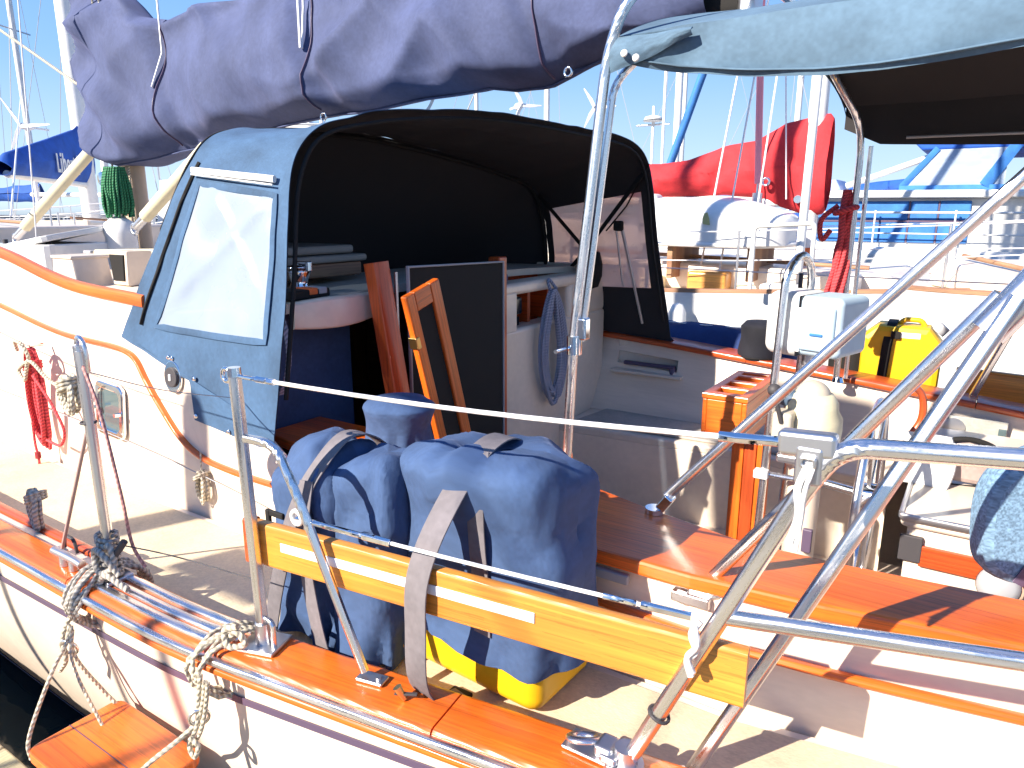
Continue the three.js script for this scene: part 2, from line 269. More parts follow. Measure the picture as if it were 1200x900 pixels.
part('cabin_top_trim', sweep(smooth([[-4.1, 1.98], [-2.6, 1.945], [-2.2, 1.90], [-1.7, 1.81], [-1.17, 1.775]].map(p => onWall(p[0], p[1], -.004)), 40), rrect(.045, .030, .010), { up: V(0, 0, 1) }), MT.teak, yacht);
const topY = (x, z) => { const t = (z - CL) / 1.0; return 1.70 + .03 * Math.max(0, -x - 1.5) + .06 * (1 - t * t); };
part('cabin_top', [shell((u, v) => { const x = lerp(-4.2, -1.05, u), z = lerp(-.5, -2.56, v); return V(x, topY(x, z), z); }, 40, 16, .03, { lu: 3, lv: 2 })], MT.gelCool, yacht);
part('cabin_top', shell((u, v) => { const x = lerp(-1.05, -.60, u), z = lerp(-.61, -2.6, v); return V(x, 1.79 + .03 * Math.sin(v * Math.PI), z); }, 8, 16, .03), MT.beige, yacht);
part('cabin_side', shell((u, v) => V(lerp(-4.2, -.55, u), lerp(1.06, 1.80, v), -2.62), 10, 4, .03), MT.gel, yacht);
part('cabin_front', box(-4.25, -4.18, 1.0, 1.98, -2.6, -.55, .02), MT.gel, yacht);
// portlight
{
  const pg = new THREE.Group(); pg.name = 'portlight'; yacht.add(pg); pg.position.copy(onWall(-1.415, 1.362, .004)); pg.rotation.set(-.06, 0, -.06);
  const o = rrect(.185, .205, .035, 5), i = rrect(.135, .15, .025, 5);
  part('frame', extrude(o, .018, .005, [i]), MT.chrome, pg); part('glass', extrude(i, .006, 0), MT.glass, pg);
  for (const g of [moved(cyl(.008, .008, .02, 10), -.075, 0, .02, 1.57), moved(cyl(.008, .008, .02, 10), .08, 0, .02, 1.57)]) part('hinge_dog', g, MT.chrome, pg);
  const vt = new THREE.Group(); vt.name = 'vent_plate'; yacht.add(vt); vt.position.copy(onWall(-1.01, 1.535, .003)); vt.rotation.x = -.06;
  part('plate', extrude(circ(.048, 28).map(p => [p[0], p[1] * 1.15]), .010, .003), MT.chrome, vt); part('cover', moved(extrude(circ(.034, 24), .008, .002), 0, 0, .009), MT.dark, vt); part('keyhole', moved(extrude(rrect(.012, .022, .003), .004, 0), 0, 0, .016), MT.white, vt);
}
// near coaming: cap, fittings on its face, inner face and seat
part('coaming_cap', flat([[-.72, -.60], [-.52, -.56], [-.42, -.47], [-.32, -.442], [.3, -.437], [.8, -.437], [1.05, -.462], [1.4, -.52], [1.9, -.60], [1.9, -.80], [1.4, -.70], [1.05, -.662], [.84, -.655], [.6, -.71], [.3, -.80], [-.1, -.83], [-.72, -.83]], 1.325, 1.360, .007), MT.teak, yacht);
part('coaming_wall', shell((u, v) => { const x = lerp(-.6, 1.9, u); return V(x, lerp(.64, 1.33, v), -.83 + .15 * sst(.2, .9, x) - .05 * Math.max(0, x - .9)); }, 24, 4, .02), MT.gel, yacht);
part('cockpit_seat', box(-.45, 1.3, .99, 1.03, -1.12, -.68, .01), MT.gel, yacht);
part('cockpit_seat', box(-.45, 1.3, .62, .992, -1.10, -1.07, .006), MT.gel, yacht);
part('air_slot', box(.535, .665, 1.293, 1.316, -.452, -.436, .004), MT.plasticGrey, yacht);
part('drain_cover', moved(cyl(.016, .016, .008, 20), .782, 1.30, -.455, 1.57), MT.alu, yacht);
part('cockpit_sole', box(-.6, 1.9, .60, .64, -2.3, -.7, .004), MT.gel, yacht);
// far seat and far coaming
part('far_seat', [flat([[-.5, -2.19], [.35, -2.25], [1.0, -2.2], [1.0, -2.62], [-.5, -2.62]], .985, 1.03, .012), flat([[-.5, -2.19], [.35, -2.25], [1.0, -2.2], [1.0, -2.22], [.35, -2.272], [-.5, -2.21]], .63, .99, .002)], MT.gel, yacht);
part('seat_pad', flat([[-.44, -2.24], [.4, -2.29], [.8, -2.28], [.8, -2.53], [-.40, -2.53]], 1.032, 1.045, .005), M([.56, .51, .46], .8, { map: canvasMap }), yacht);
const farTop = x => { const [y, z] = table([[-.95, 1.44, -2.84], [-.657, 1.42, -2.797], [-.114, 1.40, -2.725], [.771, 1.34, -2.658], [1.418, 1.28, -2.651], [2.2, 1.23, -2.52]], x); return V(x, y, z); };
part('far_coaming', [shell((u, v) => { const x = lerp(-.62, 2.2, u), t = farTop(x); return V(x, lerp(1.02, t.y - .02, v), lerp(-2.55, t.z + .03, Math.pow(v, .8))); }, 40, 6, -.02, { keep: (u, v) => { const x = lerp(-.62, 2.2, u); return !(x > -.40 && x < -.03 && v > .62 && v < .90); } }), shell((u, v) => { const x = lerp(-.9, 2.2, u), t = farTop(x); return V(x, lerp(1.06, t.y - .02, v), t.z - .05); }, 30, 3, .02)], MT.gel, yacht);
part('coaming_pocket', [box(-.42, -.02, 1.24, 1.40, -2.725, -2.70, .004), box(-.42, -.02, 1.235, 1.25, -2.71, -2.59, .004)], MT.gelCool, yacht);
part('winch_handle', [box(-.36, -.07, 1.275, 1.295, -2.66, -2.63, .008), moved(lathe([[0, 0], [.02, .005], [.017, .03], [.022, .07], [.012, .085], [0, .087]], 16), -.085, 1.285, -2.645, 3.14)], MT.stripe, yacht);
for (const [a, b] of [[-.95, .30], [.303, 1.25], [1.253, 2.2]]) part('far_coaming_cap', sweep(XS(a, b, 20).map(farTop), rrect(.16, .030, .010), { up: V(0, 1, 0) }), MT.teakRed, yacht);
// helm bench across the stern
part('helm_bench', [box(1.10, 1.75, 1.165, 1.205, -2.5, -1.42, .015), box(1.12, 1.75, .63, 1.167, -2.5, -1.44, .01)], MT.gel, yacht);
part('bench_edge_strip', sweep([V(1.10, 1.2, -1.43), V(1.10, 1.2, -2.5)], rrect(.014, .022, .005)), MT.alu, yacht);
part('bench_edge_strip', sweep([V(1.10, 1.2, -1.415), V(1.75, 1.2, -1.415)], rrect(.014, .022, .005)), MT.alu, yacht);
part('bench_trim', box(1.16, 1.56, 1.05, 1.115, -1.436, -1.424, .003), MT.teakRed, yacht);
part('vent_grille', box(1.105, 1.165, 1.06, 1.14, -1.437, -1.422, .003), MT.dark, yacht);
// companionway bulkhead
part('bulkhead', [box(-.62, -.50, .62, 1.565, -2.68, -1.66, .02), box(-.62, -.50, 1.715, 1.77, -2.66, -1.66, .02), box(-.62, -.50, 1.55, 1.73, -2.68, -2.27, .03), box(-.62, -.50, 1.55, 1.73, -1.80, -1.66, .01)], MT.gel, yacht);
part('bulkhead_locker', box(-.74, -.70, 1.5, 1.78, -2.3, -1.76, .004), MT.teakRed, yacht);
for (const z of [-2.02, -2.2]) part('locker_divider', box(-.71, -.57, 1.565, 1.712, z, z + .025, .003), MT.teakRed, yacht);
part('instrument', [box(-.60, -.53, 1.62, 1.70, -1.89, -1.82, .012), box(-.60, -.54, 1.567, 1.61, -1.88, -1.82, .006)], MT.gloss, yacht);
part('bulkhead', box(-.78, -.74, .62, 1.78, -1.02, -.58, .004), MT.navy, yacht, 'navy canvas panel beside the companionway');
part('shelf_fascia', sweep(smooth([V(-.60, 1.752, -.64), V(-.585, 1.750, -.75), V(-.585, 1.748, -.88), V(-.60, 1.755, -1.02)], 16), (t) => rrect(.03, .085 + .02 * Math.sin(3.1 * t), .01), { up: V(0, 1, 0) }), MT.gel, yacht);
part('bridge_deck', [box(-.74, -.30, 1.055, 1.09, -1.70, -.80, .015), box(-.34, -.31, .62, 1.06, -1.70, -.80, .006)], MT.gel, yacht);
part('cabin_interior', [box(-2.0, -.8, .5, .54, -2.4, -.6, .01), box(-2.04, -2.0, .5, 1.72, -2.4, -.6, .01), box(-2.0, -.8, .5, 1.70, -.68, -.62, .01), box(-2.0, -.8, .5, 1.70, -2.4, -2.36, .01)], MT.oldWood, yacht);
// companionway frame, sliding hatch
part('companionway_post', boxUV(sweep([V(-.42, 1.09, -.985), V(-.53, 1.905, -.955)], rrect(.075, .055, .008), { up: V(1, 0, 0) }), 1), MT.teakRed, yacht);
part('companionway_post', box(-.55, -.49, 1.06, 1.89, -1.705, -1.645, .008, 'y'), MT.teakRed, yacht);
part('companionway_slide', [sweep([V(-.497, 1.10, -1.015), V(-.497, 1.87, -1.015)], rrect(.012, .012, .003))], MT.alu, yacht);
part('hatch_runner', [box(-1.55, -.86, 1.83, 1.885, -1.18, -1.14, .006), box(-.88, -.845, 1.835, 1.885, -1.2, -.66, .006, 'z')], MT.oldWood, yacht);
part('sliding_hatch', [box(-1.35, -.83, 1.888, 1.915, -1.22, -.66, .01), box(-1.33, -.86, 1.918, 1.95, -1.18, -.69, .012)], M([.36, .31, .27], .6, { map: gelMap }), yacht);

// washboard screen and door leaf in the companionway
{
  const t = thing('companionway_screen', 'dark mesh screen in a thin grey frame closing the companionway', 'screen', null, [-.478, 1.10, -1.345]);
  const o = [[-.30, .0], [.30, 0], [.30, .775], [-.30, .79]];
  const g = extrude(o, .014, .003, [[[-.292, .010], [.292, .010], [.292, .768], [-.292, .782]]]); g.rotateY(Math.PI / 2); part('frame', g, MT.plasticGrey, t);
  const p = extrude([[-.292, .010], [.292, .010], [.292, .768], [-.292, .782]], .004, 0); p.rotateY(Math.PI / 2); p.translate(.004, 0, 0); part('mesh_panel', p, MT.black, t);
  const d = thing('teak_door', 'varnished orange teak door frame standing ajar in the companionway', 'door', null, [-.30, 1.105, -1.045]);
  // rails and stiles of the narrow leaf, swung outwards
  d.rotation.set(.285, 0, .0);
  part('stile', box(-.013, .013, -.02, .74, -.034, .008, .006, 'y'), MT.teak, d); part('stile', box(-.013, .013, -.02, .74, -.165, -.115, .006, 'y'), MT.teak, d);
  part('rail', box(-.012, .012, .675, .74, -.115, -.034, .004, 'z'), MT.teak, d); part('rail', box(-.012, .012, -.02, .06, -.115, -.034, .004, 'z'), MT.teak, d);
  part('panel', box(-.004, .004, .06, .675, -.115, -.034, .001), MT.black, d);
  part('hinge', [box(-.016, .02, .56, .60, -.005, .014, .003)], MT.brass, d);
}

// ---------------------------------------------------------------- dodger
{
  const t = thing('dodger', 'blue canvas dodger with cloudy side window and shade-darkened inside over the companionway', 'dodger');
  const cr = a => new THREE.CatmullRomCurve3(a.map(p => V(...p)), false, 'centripetal');
  const A = cr([[-.508, 1.415, -.468], [-.522, 1.871, -.56], [-.556, 2.20, -.645], [-.558, 2.315, -.735], [-.522, 2.378, -.935], [-.414, 2.430, -1.397], [-.284, 2.416, -1.949], [-.189, 2.365, -2.34], [-.169, 2.28, -2.43], [-.148, 1.903, -2.534], [-.113, 1.416, -2.683]]);
  const B = cr([[-1.301, 1.644, -.468], [-1.109, 2.013, -.54], [-1.035, 2.235, -.625], [-1.05, 2.325, -.73], [-1.075, 2.37, -.98], [-1.015, 2.385, -1.35], [-.955, 2.345, -1.78], [-.885, 2.27, -2.25], [-.852, 2.18, -2.53], [-.84, 1.834, -2.64], [-.93, 1.45, -2.74]]);
  const S = (u, v) => { // u across, v from the forward bow to the aft bow
    const a = A.getPoint(u), b = B.getPoint(u), p = b.lerp(a, v), sag = Math.sin(v * Math.PI), roof = sst(.25, .4, u) * sst(.75, .6, u);
    p.y -= roof * (.018 * sag - .006 * Math.cos(v * 6.28 * 2) ); const w = .006 * n3(p.x * 6, p.y * 5, p.z * 6, 3) + .003 * n3(p.x * 17, p.y * 13, p.z * 15, 5); p.y += w * roof; p.z += w * (1 - roof); return p;
  };
  const ul = v => .016 + .042 * v, near = (u, v) => u > ul(v) && u < .168 && v > .21 && v < .89, far = (u, v) => u > .833 && u < .945 && v > .06 && v < .90;
  const win = (u, v) => near(u, v) || far(u, v);
  part('canopy', shell(S, 300, 84, -.002, { lu: 4, lv: .9, keep: (u, v) => !win(u, v), side: 0 }), MT.dodger, t);
  part('shade_lining', shell((u, v) => { const p = S(u, v), c = V(-.6, 1.9, CL); return p.add(c.sub(p).setLength(.004)); }, 300, 84, -.001, { lu: 4, lv: .9, keep: (u, v) => !win(u, v) }), MT.shade_lining, t);  // inner skin of the same canvas, colour darkened for the unlit inside
  const wrink = (u0, u1, v0, v1, amp, ks) => shell((a, b) => { const vv = lerp(v0, v1, b), p = S(lerp(u0 ?? ul(vv) - .001, u1, a), vv); p.z += u0 ? 0 : .001; const x = a - .62, y = b - .55; p.z += amp * Math.min(1, 5 * Math.min(a, 1 - a, b, 1 - b)) * (.55 * Math.exp(-Math.pow((x + y) * 14, 2)) + .55 * Math.exp(-Math.pow((x - y * .9) * 14, 2)) + .5 * n3(a * 4, b * 4, 1, ks)); return p; }, 36, 36, .0015, { lu: .5, lv: .5 });
  part('side_window', wrink(null, .171, .195, .905, .014, 11), MT.vinyl, t); part('side_window', wrink(.832, .946, .055, .905, .008, 12), MT.vinylWarm, t);
  { const e = []; for (const k of XS(0, 1, 14)) e.push([ul(lerp(.2, .9, k)) + .001, lerp(.2, .9, k)]); for (const k of XS(.07, 1, 14)) e.push([lerp(ul(.9), .169, k), .9]); for (const k of XS(.07, 1, 14)) e.push([.169, lerp(.9, .2, k)]); for (const k of XS(.07, .93, 14)) e.push([lerp(.169, ul(.2), k), .2]); part('window_binding', sweep(e.map(([u, v]) => S(u, v).add(V(0, 0, .0035))), rrect(.022, .003, .001), { up: V(0, .25, 1), closed: true }), MT.dodger, t); }
  // rolled window cover with its white lashing above the near window
  const roll = XS(.10, .90, 14).map(v => S(.186, v).add(V(0, 0, .014)));
  part('window_flap', sweep(roll, (k) => rrect(.014 + .010 * Math.sin(k * 3.1), .022, .007), { up: V(0, 1, 0) }), MT.white, t);
  part('window_flap_cord', tube(XS(.12, .9, 10).map(v => S(.180, v).add(V(0, 0, .018))), .003, 6), MT.white, t);
  // lower skirt snapped to the cabin side
  part('skirt', shell((u, v) => { const e = B.getPoint(0).lerp(A.getPoint(0), u), yl = table([[0, 1.64], [.48, 1.55], [.495, 1.405], [.90, 1.372], [1, 1.38]], u)[0], y = lerp(e.y + .01, yl, v); return V(e.x, y, lerp(e.z + .001, onWall(e.x, yl, .006).z, v) + .004 * Math.sin(v * 3.1) * n3(e.x * 9, 1, v * 2, 8)); }, 60, 6, -.002, { lu: .9, lv: .2 }), MT.dodger, t);
  for (const [x, y] of [[-1.27, 1.648], [-1.03, 1.60], [-1.01, 1.598], [-.89, 1.545], [-.89, 1.42], [-.72, 1.395], [-.55, 1.39]]) part('snap', moved(lathe([[0, .004], [.006, .004], [.008, 0]], 12), x, y, onWall(x, y, .010).z, 1.57), MT.chrome, t);
  part('zip', tube(XS(.02, .20, 12).map(u => S(u, .10).add(V(0, 0, .004))), .006, 6), MT.black, t);
  // aft and forward bows, and the windscreen panel
  part('frame_bow', tube(XS(.02, .98, 60).map(u => A.getPoint(u).lerp(V(-.55, 1.75, CL), .036)), .007, 10), MT.black, t);
  part('frame_bow', tube(XS(.03, .97, 60).map(u => B.getPoint(u).lerp(V(-.95, 1.75, CL), .024)), .011, 10), MT.black, t);
  part('windscreen', shell((u, v) => { const q = lerp(.10, .975, u), b = B.getPoint(q), z = lerp(-.60, -2.72, u), far = sst(.84, .97, q); return V(lerp(b.x - .002, lerp(-1.42 + .5 * Math.pow(u - .5, 2), b.x - .02, far), v), lerp(b.y + .007, topY(-1.4, z) + .004, v), lerp(b.z, z, v)); }, 60, 12, .003), MT.shade_lining, t);
  part('far_skirt', shell((u, v) => { const e = B.getPoint(1).lerp(A.getPoint(1), u); return V(e.x, lerp(e.y + .02, farTop(e.x).y + .0, v), lerp(e.z, farTop(e.x).z - .02, v)); }, 12, 3, .003), MT.dodger, t);
  // grab handle on the far aft edge, strut and hanging bag by the far window
  for (const g of [sweep([A.getPoint(.80).add(V(-.02, -.03, .03)), V(-.52, 1.88, -2.47), V(-.92, 1.52, -2.62)], rrect(.004, .022, .001)), sweep([V(-.52, 1.89, -2.46), B.getPoint(.80).add(V(.03, -.02, .03))], rrect(.004, .020, .001))]) part('tension_strap', g, MT.black, t);
  for (const g of [rod(V(-.35, 2.02, -2.52), V(-.27, 1.50, -2.66), .008), rod(V(-.37, 2.02, -2.5), V(-.345, 1.70, -2.56), .005)]) part('frame_strut', g, MT.alu, t);
  part('strap_buckle', box(-.38, -.33, 1.98, 2.03, -2.52, -2.49, .01), MT.black, t);
  part('mirror_bag', moved(lathe([[0, -.10], [.04, -.085], [.058, -.03], [.06, .03], [.045, .09], [0, .105]], 20), -.50, 1.78, -2.50), MT.black, t);
  part('roof_stay', tube([A.getPoint(.79), V(-.30, 2.10, -2.47), V(-.42, 1.98, -2.50)], .004, 6), MT.black, t);
}

// ---------------------------------------------------------------- boom with sail cover, mast, pole
{
  const m = thing('mast', 'tan aluminium mast standing on the cabin top behind the sail cover', 'mast', null, [-2.93, 1.80, CL]);
  part('mast_tube', sweep([V(0, 0, 0), V(0, 3, 0), V(0, 9, 0)], circ(1, 24).map(p => [p[0] * .062, p[1] * .09]), { up: V(1, 0, 0) }), M([.52, .40, .30], .45, { map: gelMap }), m);
  part('sail_track', box(.062, .078, .1, 8, -.012, .012, .003), MT.alu, m); part('mast_collar', moved(cyl(.13, .10, .08, 28), 0, -.02, 0), MT.alu, m);
  part('winch', moved(lathe([[0, .10], [.035, .10], [.04, .09], [.03, .06], [.03, .03], [.045, 0]], 20), 0, .45, .08, 1.57), MT.chrome, m);
  for (const [dx, dz] of [[.05, .10], [.08, .06], [.02, .12]]) part('halyard', rod(V(dx, -.02, dz), V(dx * .7, 6, dz * .8), .006, 6), MT.rope, m);

  const b = thing('boom_sail_cover', 'faded navy sail cover laced over the boom and flaked mainsail', 'sail cover');
  const rows = [ // x, bottom y, top y, half width
    [-3.16, 2.42, 3.42, .10], [-3.02, 2.34, 3.36, .155], [-2.86, 2.315, 3.24, .18], [-2.62, 2.34, 3.06, .17], [-2.40, 2.385, 3.02, .155], [-2.15, 2.415, 3.06, .15], [-1.7, 2.45, 3.02, .15], [-1.2, 2.482, 3.00, .15], [-.75, 2.512, 2.98, .15], [-.42, 2.528, 2.95, .155], [-.30, 2.50, 2.93, .15], [-.16, 2.50, 2.92, .145], [-.02, 2.555, 2.92, .145], [.12, 2.585, 2.92, .14], [.32, 2.60, 2.90, .13], [.42, 2.62, 2.88, .11]];
  const F = (u, v) => {
    const x = lerp(-3.16, .42, u); let [yb, yt, w] = table(rows, x); const a = (v - .25) * 2 * Math.PI, h = (yt - yb) / 2, c = Math.cos(a), s = Math.sin(a);
    const pear = 1 - .45 * sst(-.1, 1, s) + .10 * sst(.3, -.7, s), sk = 1 - .55 * sst(-.72, -1, s);
    const bx = sst(-2.35, -2.7, x); let z = w * lerp(pear * sk, (1 - .30 * sst(.0, 1, s)) * (1 + .12 * sst(0, -1, s)), bx) * Math.sign(c) * Math.pow(Math.abs(c), lerp(.8, s < 0 ? .30 : .6, bx)), y = yb + h + h * s;
    // folds: fans from the collar, swags between the lacing points, fine creases
    const col = sst(-2.2, -2.9, x), swag = Math.sin((x + 3.1) * 2.1 * Math.PI / 1.0) * .5 + .5;
    const rg = (v) => 1 - 2 * Math.abs(v); let k = .038 * rg(n3(x * 2.2 - y * 2.6, y * 1.3 + x * .6, c, 28)) + .024 * rg(n3(x * 4.5 + y * 3.3, y * 2 - x * 1.4, c, 29)) + .028 * n3(x * 2.4 - y * 1.6 + 7, y * 1.2, c * 2, 21) + .016 * n3(x * 6.5 + y * 4, y * 3 - x * 2, c, 22) + .006 * n3(x * 15 + y * 9, y * 8, c * 3, 23);
    k += col * .030 * Math.sin((x * 7 + y * 15) + 3 * n3(x * 2, y * 2, 1, 25)) + (1 - col) * .014 * Math.sin(x * 13 + y * 5 + 2 * n3(x * 2, y * 3, 2, 26)) * sst(.6, -.6, s);
    for (const [xs, ys] of [[-1.28, .10], [-2.38, .3], [-.14, -.2]]) k -= .045 * Math.exp(-Math.pow((x - xs + (s - ys) * .12) / .055, 2));
    z += k * (c > 0 ? 1 : -1) * Math.min(1, Math.abs(c) * 2); y += .012 * n3(x * 4, 2, c, 27) * (s < -.6 ? 1 : 0);
    return V(x, y, CL + z);
  };
  part('cover', shell(F, 260, 80, .004, { lu: 4.2, lv: 1.4, crease: 80 }), MT.cover, b);
  part('boom_spar', sweep([V(-2.86, 2.50, CL), V(.50, 2.70, CL)], rrect(.10, .13, .04, 4), { up: V(0, 1, 0) }), MT.black, b);
  part('boom_end_cap', box(.50, .55, 2.62, 2.78, CL - .06, CL + .06, .02), MT.alu, b);
  part('cover_hem', sweep(XS(.02, .98, 90).map(u => F(u, .012).add(V(0, -.002, .004))), rrect(.022, .006, .002), { up: V(0, 1, 0) }), MT.cover, b);
  const lace = (x, lab) => { const u = (x + 3.16) / 3.58; part('lashing', sweep(XS(.06, .46, 20).map(v => F(u - (v - .06) * .02, v).add(V(0, 0, .004))), rrect(.012, .004, .0015), { up: V(1, 0, 0) }), MT.stripe, b); };
  [-2.37, -1.26, -.13].forEach(lace);
  for (const g of [tube([V(-2.40, 3.9, CL + .06), F(.21, .33).add(V(0, 0, .02)), F(.212, .24).add(V(0, 0, .01))], .006, 6), tube([V(-1.36, 3.8, CL + .02), F(.511, .36).add(V(0, 0, .02)), F(.52, .25).add(V(0, 0, .012))], .006, 6), tube([V(-1.40, 3.8, CL + .04), F(.52, .25).add(V(0, 0, .02))], .006, 6)]) part('lazy_line', g, MT.wire, b);
  for (const g of [moved(new THREE.TorusGeometry(.016, .004, 6, 14), -1.24, 2.47, CL + .09), moved(new THREE.TorusGeometry(.014, .005, 6, 14), -.04, 2.53, CL + .10), rod(V(-1.24, 2.455, CL + .09), V(-1.235, 2.38, CL + .09), .005)]) part('cover_hook', g, MT.chrome, b);
  part('reef_line', tube(smooth([V(-.98, 2.50, CL), V(-.93, 2.445, CL + .01), V(-.85, 2.43, CL + .01), V(-.74, 2.47, CL), V(-.70, 2.52, CL)], 16), .006, 6), MT.wire, b);

  const pole = (a, c, lab) => { const t = thing('whisker_pole', lab, 'pole'); part('tube', rod(V(...a), V(...c), .032, 16), MT.cream, t); const d = V(...a).sub(V(...c)).normalize(); part('end_fitting', rod(V(...a), V(...a).addScaledVector(d, .10), .022, 12), MT.alu, t); part('jaw', moved(new THREE.TorusGeometry(.026, .008, 8, 14), ...V(...a).addScaledVector(d, .12).toArray()), MT.alu, t); };
  pole([-3.62, 1.985, -1.2], [-2.66, 2.70, -1.46], 'long cream pole slanting up behind the sail cover collar to its cabin top chock');
  pole([-2.36, 2.05, -1.22], [-1.84, 2.365, -1.25], 'short cream pole slanting up from the mast foot to the dodger corner');

  const fe = thing('fender', 'white fender standing at the mast under a bundle of green net', 'fender', null, [-2.74, 1.815, -1.29]);
  part('body', lathe([[0, 0], [.03, .002], [.072, .03], [.080, .07], [.078, .12], [.084, .15], [.075, .20], [.04, .225], [.03, .235], [0, .236]], 28), MT.white, fe); part('eye', moved(new THREE.TorusGeometry(.022, .008, 8, 14), 0, .245, 0), MT.white, fe);
  const net = thing('green_net_bundle', 'bundle of green net cord hanging above the white fender', 'net', null, [-2.745, 2.055, -1.30]);
  for (let i = 0; i < 26; i++) { const a = i / 26 * 6.283, r = .075 + rr(-.01, .008); part('cord', tube(smooth([V(Math.cos(a) * .045, .25, Math.sin(a) * .045), V(Math.cos(a + .2) * r * .9, .16, Math.sin(a + .2) * r * .9), V(Math.cos(a + rr(-.2, .4)) * r, .05, Math.sin(a + .2) * r), V(Math.cos(a + .3) * r * .85, -.005 + rr(-.01, .02), Math.sin(a + .3) * r * .85)], 12), .0075, 6), MT.ropeGreen, net); }
  part('cord_core', lathe([[0, 0], [.062, .01], [.062, .09], [.04, .22], [0, .25]], 16), M([.006, .07, .03], .8), net);
}

// ---------------------------------------------------------------- cabin top furniture
{
  const h = thing('deck_hatch', 'low white deck hatch with smoked lens on the forward cabin top', 'hatch', null, [-2.92, topY(-2.9, -.98) - .01, -1.0], .25);
  part('coaming', extrude(rrect(.46, .40, .05), .14, .008, [rrect(.36, .30, .04)]).rotateX(-Math.PI / 2), MT.white, h);
  const lid = new THREE.Group(); lid.name = 'lid'; h.add(lid); lid.position.set(0, .142, 0); lid.rotation.z = .16; lid.rotation.x = .12;
  part('lid_frame', extrude(rrect(.44, .38, .05), .03, .006, [rrect(.37, .31, .04)]).rotateX(-Math.PI / 2), MT.white, lid); part('lens', moved(extrude(rrect(.375, .315, .04), .012, .002).rotateX(-Math.PI / 2), 0, .018, 0), MT.smoke, lid);
  part('hatch_dog', [moved(cyl(.012, .012, .03, 12), -.15, .13, .12), moved(cyl(.012, .012, .03, 12), .15, .13, .12)], MT.dark, h);
  const dor = (x, z, lab) => { const t = thing('dorade_vent', lab, 'vent', null, [x, topY(x, z) - .005, z]); part('box', [extrude([[-.11, 0], [.11, 0], [.085, .125], [-.085, .125]], .16, .008).translate(0, 0, -.08)], MT.gel, t); part('lid_lip', box(-.09, .09, .125, .140, -.085, .085, .006), MT.gel, t); return t; };
  dor(-2.20, -.80, 'white moulded ventilator box on the cabin top edge forward of the dodger');
  const c = thing('cowl_scoop', 'black mouthed white scoop beside the dodger front corner', 'vent', null, [-2.0, topY(-2, -.92), -.92]);
  part('body', extrude([[-.06, 0], [.06, 0], [.075, .15], [-.075, .15]], .12, .01).translate(0, 0, -.06), MT.gel, c); part('mouth', extrude([[-.045, .02], [.045, .02], [.058, .135], [-.058, .135]], .012, .004).translate(0, 0, .055), MT.black, c);
  const hr = thing('cabin_top_spar', 'white spar with grey end fitting lying along the cabin top', 'spar');
  part('spar', rod(V(-2.55, 1.87, -1.05), V(-2.0, 1.88, -1.35), .020, 12), MT.cream, hr); part('fitting', [box(-2.62, -2.55, 1.85, 1.885, -1.065, -1.02, .006)], MT.plasticGrey, hr);
  single('mast_foot_block', [moved(box(-.05, .05, 0, .06, -.03, .03, .01), -2.62, 1.78, -1.42), moved(cyl(.03, .03, .05, 16), -2.55, 1.78, -1.36), moved(box(-.03, .03, 0, .09, -.02, .02, .008), -2.5, 1.78, -1.45)], MT.alu, 'metal turning blocks clustered at the foot of the tan mast', 'blocks');
  // winch and tray under the dodger
  const w = thing('cabin_top_winch', 'chrome winch on a black base under the near edge of the dodger', 'winch', null, [-.72, 1.795, -.78]);
  part('base', cyl(.05, .045, .02, 24), MT.black, w); part('drum', lathe([[0, .09], [.034, .09], [.042, .082], [.03, .055], [.03, .04], [.042, .02], [.042, .018], [0, .018]], 28), MT.chrome, w); part('self_tailer', moved(lathe([[.02, 0], [.044, .004], [.044, .012], [.02, .016]], 28), 0, .09, 0), MT.chrome, w); part('handle', [box(.0, .055, .108, .118, -.008, .008, .003), box(.045, .06, .085, .118, -.01, .01, .004)], MT.chrome, w);
  const cl = thing('clutch_bank', 'low black rope clutch pair with a red tab beside the cabin top winch', 'rope clutch', null, [-.665, 1.797, -.76]);
  part('body', [box(-.05, .05, 0, .03, -.06, .11, .006)], MT.black, cl); part('lever', box(-.02, .053, .012, .034, -.045, -.01, .004), MT.plasticGrey, cl); part('lever', box(-.02, .053, .012, .034, -.005, .03, .004), MT.orange, cl, 'red rope clutch lever');
  const sh = thing('tail_line', 'grey webbing tail hanging inside the dodger aft edge', 'strap'); part('webbing', sweep(smooth([V(-.62, 1.74, -.62), V(-.595, 1.66, -.615), V(-.60, 1.57, -.605), V(-.63, 1.50, -.60)], 16), rrect(.022, .004, .0015)), MT.ropeBlue, sh);
  const ch = thing('instrument_box', 'dark instrument box with a white cap on the cabin edge by the companionway', 'instrument', null, [-.60, 1.772, -1.76]);
  part('box', box(-.045, .045, 0, .035, -.05, .07, .008), M([.08, .09, .2], .6), ch); part('knob', moved(lathe([[0, 0], [.026, .002], [.024, .05], [.015, .065], [0, .067]], 18), 0, .035, 0), MT.plasticGrey, ch);
  single('sticker', box(-.4985, -.4965, 1.515, 1.64, -2.475, -2.40, .0005), MT.blueTape, 'light blue sticker on the white bulkhead end', 'sticker');
}

